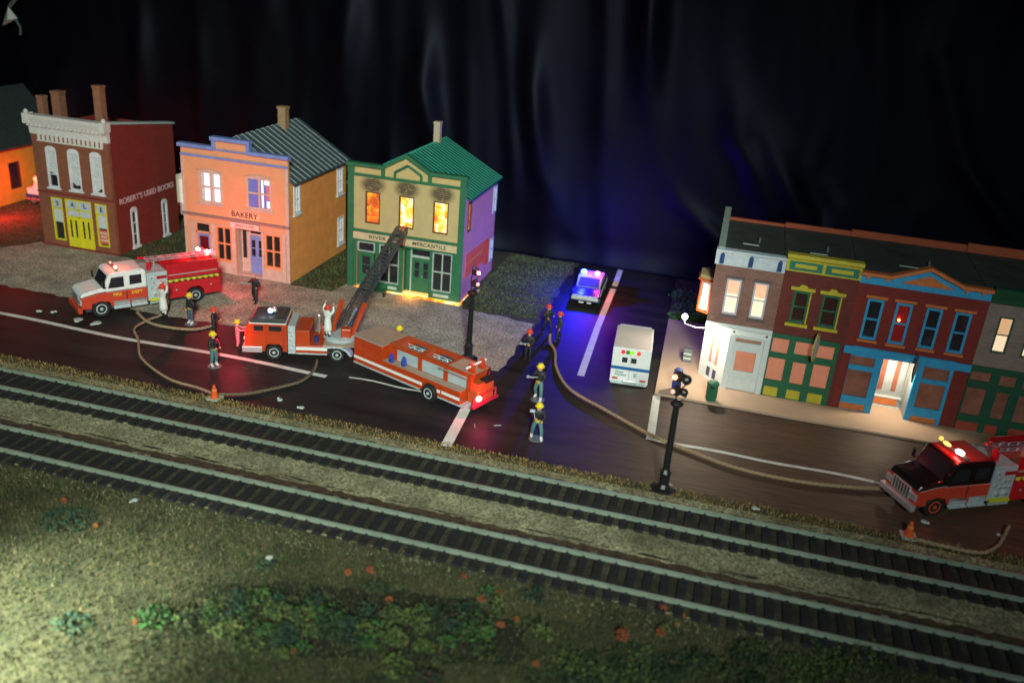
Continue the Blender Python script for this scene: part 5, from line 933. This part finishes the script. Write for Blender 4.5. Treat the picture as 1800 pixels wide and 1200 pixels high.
# ---- police car, front towards the viewer
PC = thing('police_car', (-8.2, 50.4, 0), 'dark blue police car in the side street with blue and red roof lights on', 'police car', R(2)); w = 1.68; navy = mat('police_navy', (.012, .016, .07), .25, coat=.6)
bdy = MB().prism([(0, .3), (4.3, .3), (4.35, .75), (3.5, .82), (1.15, .84), (.02, .74)], 0, w, 'x').build('body', navy, PC, bevel=.06, seg=3)
MB().prism([(1.1, .84), (3.7, .82), (3.0, 1.32), (1.75, 1.33)], .1, w-.1, 'x').build('cabin', mat('police_grey_white', (.30, .31, .34), .4), PC, bevel=.05)
MB().add([(.2, 1.13, .88), (w-.2, 1.13, .88), (w-.24, 1.69, 1.29), (.24, 1.69, 1.29)], [(0, 1, 2, 3)]).build('windscreen', mat('violet_glass', (.05, .05, .09), .15), PC).location = (0, -.01, .012)
MB().box(.02, w-.02, -.09, .06, .42, .58).build('bumper', M_['chrome'], PC, bevel=.02); MB().box(.3, w-.3, -.04, .0, .6, .7).build('grille', M_['silver'], PC)
for x in (.2, w-.2): MB().box(x-.13, x+.13, -.03, .02, .6, .71).build('headlight', M_['chrome'], PC)
MB().box(w-.0, w+.012, .6, 3.9, .55, .75).box(-.012, 0, .6, 3.9, .55, .75).build('door_stripe', M_['white'], PC); MB().box(.5, .8, -.1, -.08, .26, .34).box(1.0, 1.25, -.1, -.08, .26, .34).build('number_plate', M_['white'], PC)
for yy in (.75, 3.4):
    for x in (.14, w-.14): o = wheel(PC, 0, 0, .3, .2, M_['chrome'], 1 if x < 1 else -1); o.location = (x, yy, 0); o.rotation_euler = (0, 0, PI/2)
lb = MB().box(.2, w-.2, 2.0, 2.25, 1.34, 1.4).build('light_bar', M_['chrome'], PC); bulb('blue_beacon', (.38, 2.1, 1.5), .19, (.06, .35, 1), 5, lb, (1, .7, .8)); bulb('red_beacon', (1.22, 2.1, 1.5), .17, (1, .28, .3), 6, lb, (1, .7, .8))
lamp('POINT', 'blue_beacon_light', (-7.95, 52.35, 2.05), 2700, (.008, .014, 1), .06); lamp('POINT', 'red_beacon_light', (-6.85, 52.6, 1.95), 240, (1, .02, .10), .06)

# ================================================================ people
def person(x, y, z, face, label, coat, pants, helmet, arms='hold', hgt=1.55, skin=None, base=False, legs='stand', helm=True, boots=None, belt=None, tool=None, lean=0.):
    """face: direction the person looks, degrees, 0 = +x; figure modelled looking towards -y"""
    k = hgt*1.1/1.75; J = {}
    J['pel'] = (0, 0, .93); J['chest'] = (0, -lean*.3, 1.25); J['neck'] = (0, -lean*.45, 1.45); J['head'] = (0, -lean*.5-.01, 1.6)
    sp = .10 if legs == 'stand' else .16
    fy = .0 if legs == 'stand' else .18
    J['hL'] = (.09, 0, .90); J['kL'] = (sp+.02, -.03-fy*.6, .50); J['aL'] = (sp+.03, .02-fy, .09); J['tL'] = (sp+.04, -.16-fy, .05)
    J['hR'] = (-.09, 0, .90); J['kR'] = (-sp-.02, -.03+fy*.4, .50); J['aR'] = (-sp-.03, .04+fy, .09); J['tR'] = (-sp-.05, -.14+fy, .05)
    y0 = -lean*.4
    J['sL'] = (.19, y0, 1.38); J['sR'] = (-.19, y0, 1.38)
    A = dict(hold=[(.27, y0-.05, 1.13), (.14, y0-.30, 1.08)], down=[(.26, y0+.03, 1.12), (.25, y0-.06, .87)], up=[(.36, y0-.05, 1.55), (.30, y0-.12, 1.82)], forward=[(.25, y0-.2, 1.25), (.18, y0-.45, 1.28)], hip=[(.36, y0+.02, 1.16), (.2, y0-.06, .98)])
    aL, aR = (arms if isinstance(arms, tuple) else (arms, arms))
    J['eL'], J['wL'] = A[aL]; e, w_ = A[aR]; J['eR'] = (-e[0], e[1], e[2]); J['wR'] = (-w_[0], w_[1], w_[2])
    Rr = dict(pel=.18, chest=.20, neck=.075, head=.09, hL=.125, kL=.095, aL=.075, tL=.06, hR=.125, kR=.095, aR=.075, tR=.06, sL=.10, eL=.075, wL=.055, sR=.10, eR=.075, wR=.055)
    names = list(J); E = [('pel', 'chest'), ('chest', 'neck'), ('neck', 'head'), ('pel', 'hL'), ('hL', 'kL'), ('kL', 'aL'), ('aL', 'tL'), ('pel', 'hR'), ('hR', 'kR'), ('kR', 'aR'), ('aR', 'tR'), ('chest', 'sL'), ('sL', 'eL'), ('eL', 'wL'), ('chest', 'sR'), ('sR', 'eR'), ('eR', 'wR')]
    me = bpy.data.meshes.new('person'); me.from_pydata([J[n_] for n_ in names], [(names.index(a), names.index(b)) for a, b in E], [])
    tmp = bpy.data.objects.new('tmp', me); COL.objects.link(tmp); tmp.modifiers.new('s', 'SKIN'); 
    for i, n_ in enumerate(names): me.skin_vertices[0].data[i].radius = (Rr[n_], Rr[n_]*(.78 if n_ in ('pel', 'chest') else 1))
    me.skin_vertices[0].data[0].use_root = True
    ss = tmp.modifiers.new('u', 'SUBSURF'); ss.levels = 1; ss.render_levels = 1
    dg_ = bpy.context.evaluated_depsgraph_get(); ev = bpy.data.meshes.new_from_object(tmp.evaluated_get(dg_)); bpy.data.objects.remove(tmp)
    mats = [coat, pants, skin or M_['skin'], boots or M_['black'], belt or coat]
    V = [tuple(v.co) for v in ev.vertices]; mb = MB(); 
    segm = {('hL', 'kL'): 1, ('kL', 'aL'): 1, ('aL', 'tL'): 3, ('hR', 'kR'): 1, ('kR', 'aR'): 1, ('aR', 'tR'): 3, ('neck', 'head'): 2, ('pel', 'hL'): 1, ('pel', 'hR'): 1}
    def near(c):
        best = (9, 0)
        for (a, b) in E:
            A_, B_ = Vector(J[a]), Vector(J[b]); d_ = B_-A_; t = max(0, min(1, (c-A_).dot(d_)/d_.length_squared)); dd_ = (c-(A_+d_*t)).length-.3*(Rr[a]+Rr[b])/2
            if dd_ < best[0]: best = (dd_, segm.get((a, b), 0), a, b, t)
        m_ = best[1]
        if best[2] in ('kL', 'kR') and best[4] > .62: m_ = 3
        if m_ == 0 and best[2:4] == ('pel', 'chest') and best[4] < .3: m_ = 4
        return m_
    for p in ev.polygons:
        mb.f.append(tuple(p.vertices)); mb.m.append(near(Vector(p.center)))
    mb.v = V
    if coat is wht: mb.mi(0).lathe([(.23, .40), (.21, .6), (.18, .95), (.15, 1.1)], (0, 0, 0), n=12)
    # hands: palm, four fingers and a thumb each
    mb.mi(2)
    for s_, w_, e_ in ((1, 'wL', 'eL'), (-1, 'wR', 'eR')):
        wv = Vector(J[w_]); d_ = (wv-Vector(J[e_])).normalized(); sd = d_.cross(Vector((0, 0, 1))).normalized() if abs(d_.z) < .9 else Vector((1, 0, 0)); pl = wv+d_*.05
        mb.ball(tuple(pl), .042, (1, 1, 1), 8, 5); cu_ = d_.cross(sd)
        for q, ln in zip((-1.5, -.5, .5, 1.5), (.06, .075, .07, .055)): a_ = pl+sd*q*.018+d_*.03; mb.tube([a_, a_+d_*ln*.6, a_+d_*ln+cu_*.02], [.012, .011, .008], 5)
        mb.tube([pl+sd*.035, pl+sd*.06+d_*.03, pl+sd*.055+d_*.06], [.014, .012, .009], 5)
    hd = Vector(J['head']); mb.ball((hd.x, hd.y, hd.z+.03), .108, (.86, .98, 1.2), 12, 9); mb.ball((hd.x, hd.y-.115, hd.z+.01), .022, (1, 1.1, 1.4), 6, 4)
    for s_ in (-1, 1): mb.ball((hd.x+s_*.095, hd.y, hd.z+.02), .022, (.5, 1, 1.3), 6, 4)
    mb.mi(3)
    for s_ in (-1, 1): mb.ball((hd.x+s_*.032, hd.y-.1, hd.z+.045), .011, (1, .6, .7), 6, 4)
    mb.mi(4 if False else 3); mb.tube([(hd.x-.025, hd.y-.103, hd.z-.035), (hd.x+.025, hd.y-.103, hd.z-.035)], .005, 4)
    root = mb.build('person', mats, None, smooth=False); root.data.polygons.foreach_set('use_smooth', [True]*len(root.data.polygons)); bpy.data.meshes.remove(ev)
    root.location = (x, y, z); root.scale = (k, k, k); root.rotation_euler = (0, 0, R(face+90))
    tag(root, label, 'person', 'firefighters around the scene')
    if helmet:
        hb = MB().lathe([(.19, .05), (.195, .075), (.15, .09), (.14, .16), (.095, .225), (.02, .25)], (hd.x, hd.y+.012, hd.z), n=14); hb.box(hd.x-.012, hd.x+.012, hd.y-.13, hd.y+.12, hd.z+.15, hd.z+.24); hb.box(hd.x-.07, hd.x+.07, hd.y+.1, hd.y+.22, hd.z+.03, hd.z+.06)
        hb.build('helmet', helmet, root)
    if tool == 'axe': 
        wp = Vector(J['wR']); MB().tube([wp+Vector((.0, .0, -.15)), wp+Vector((-.15, -.1, .45))], .018).box(wp.x-.3, wp.x-.08, wp.y-.12, wp.y-.06, wp.z+.36, wp.z+.48).build('axe', M_['silver'], root)
    if tool == 'nozzle':
        wp = Vector(J['wR']); MB().tube([wp+Vector((.2, .1, 0)), wp+Vector((.02, -.05, .02)), wp+Vector((-.12, -.18, .05))], [.03, .035, .05]).ball(tuple(wp+Vector((-.16, -.2, .06))), .085).build('nozzle', mat('dull_steel', (.22, .27, .28), .45), root)
    if tool == 'tank': MB().lathe([(.06, -.2), (.07, -.15), (.07, .15), (.03, .2)], (0, .2+y0, 1.25), n=10).build('air_tank', M_['yellow'], root)
    if base: MB().lathe([(.34, 0), (.3, .03)], (0, -.02, 0), n=14).build('base', mat('pale_blue_base', (.10, .13, .13), .35), root)
    return root
ck = mat('black_coat', (.014, .015, .018), .6); wht = mat('white_coat', (.62, .66, .64), .6); yh = mat('yellow_helmet', (.66, .55, .02), .4); rh = mat('red_helmet', (.55, .05, .03), .4); tp = mat('teal_trousers', (.07, .17, .18), .6); jn = mat('slate_trousers', (.06, .09, .12), .6); wb = mat('white_boots', (.55, .55, .58), .5); yb = mat('yellow_band', (.45, .42, .03), .5); bk = mat('dark_brown_hair', (.05, .02, .012), .7)
person(-27.85, 38.75, 0, 65, 'firefighter in a long white coat raising both arms beside the fire engine', wht, wht, rh, 'up', 1.6, boots=ck)
person(-26.1, 38.5, 0, 250, 'firefighter in black coat and yellow helmet at the rear wheel of the white cabbed engine', ck, jn, yh, ('hip', 'down'), 1.5, base=True, boots=wb, belt=yb)
person(-24.75, 42.7, 0, 262, 'person in a black suit standing alone on the gravel before the bakery', ck, ck, None, ('hip', 'forward'), 1.5, legs='stride', tool='nozzle')
person(-24.1, 37.5, 0, 10, 'person in black with a red cap, side on, at the end of the short hose', ck, ck, rh, 'hold', 1.4)
person(-22.25, 34.45, 0, 340, 'firefighter in yellow helmet and teal trousers standing on the white road line', ck, tp, yh, 'hold', 1.55, base=True, belt=yb, boots=wb)
person(-17.95, 37.7, .98, 70, 'firefighter in white coat and red helmet working the foot of the raised ladder', wht, wht, rh, 'up', 1.5, boots=ck)
person(-14.6, 38.7, 0, 250, 'firefighter in a yellow helmet mostly hidden behind the ladder truck trailer', ck, ck, yh, 'hold', 1.6)
person(-8.5, 45.3, 0, 300, 'firefighter in black with red helmet, left of the pair holding the rope hose', ck, ck, rh, ('forward', 'hold'), 1.5, legs='stride')
person(-7.7, 44.6, 0, 210, 'firefighter in dark green coat with red helmet, right of the pair at the rope hose', mat('dark_green_coat', (.015, .035, .03), .6), ck, rh, 'down', 1.45, legs='stride')
person(-8.6, 41.3, 0, 265, 'firefighter with red helmet holding a grey tool below the pair at the hose', ck, ck, rh, 'hold', 1.5, tool='nozzle')
person(-7.1, 37.2, 0, 262, 'firefighter with yellow helmet and grey nozzle, upper of two in the junction', ck, tp, yh, ('hold', 'forward'), 1.6, legs='stride', base=True, belt=yb, boots=wb, tool='nozzle')
person(-6.3, 33.5, 0, 290, 'firefighter with yellow helmet bending over, nearest the railway in the junction', ck, tp, yh, ('hold', 'forward'), 1.55, legs='stride', base=True, belt=yb, boots=wb, lean=.25, tool='axe')
person(-22.3, 36.7, 0, 20, 'small pink clad figure with a yellow helmet in front of the ladder truck bumper', mat('pink_coat', (.6, .18, .2), .6), mat('pink_coat', (.6, .18, .2)), yh, 'forward', 1.35)
person(-17.6, 46.75, 3.15, 80, 'brown coated firefighter climbing at the top of the raised ladder', mat('brown_coat', (.14, .08, .04), .6), mat('rust_trousers', (.30, .08, .04), .6), rh, ('forward', 'down'), 1.1, legs='stride', boots=ck)
# scraps of glue and paper on the road
m_sc = mat('pale_scrap', (.45, .50, .48), .5)
spots = [(-35.6, 33.6), (-33.2, 36.9), (-33.9, 36.7), (-31.4, 36.6), (-30.3, 36.6), (-17.8, 32.5), (-16.6, 32.2), (9.3, 32.9), (-9.0, 33.4), (-8.3, 33.9), (2.9, 31.4), (12.1, 32.9), (-18.7, 20.9+2.6), (-12.7, 22.2)]
for i, (x, y) in enumerate(spots):
    mb = MB(); s_ = .13 if i not in (3, 4) else .24
    if i in (8, 9): mb.tube([(0, 0, .01), (.3, -.1, .015)], .015, 4)
    else: mb.lathe([(s_, .0), (s_*.9, .03), (s_*.3, .05)], (0, 0, 0), n=7); mb.lathe([(s_*.6, .0), (s_*.3, .06)], (s_, s_*.5, 0), n=5)
    o = mb.build('scrap', m_sc, None); o.location = (x, y, .012); o.rotation_euler = (0, 0, random.uniform(0, 6)); tag(o, 'small pale scrap of glue or paper lying on the ground', 'scrap', 'pale scraps on the ground')
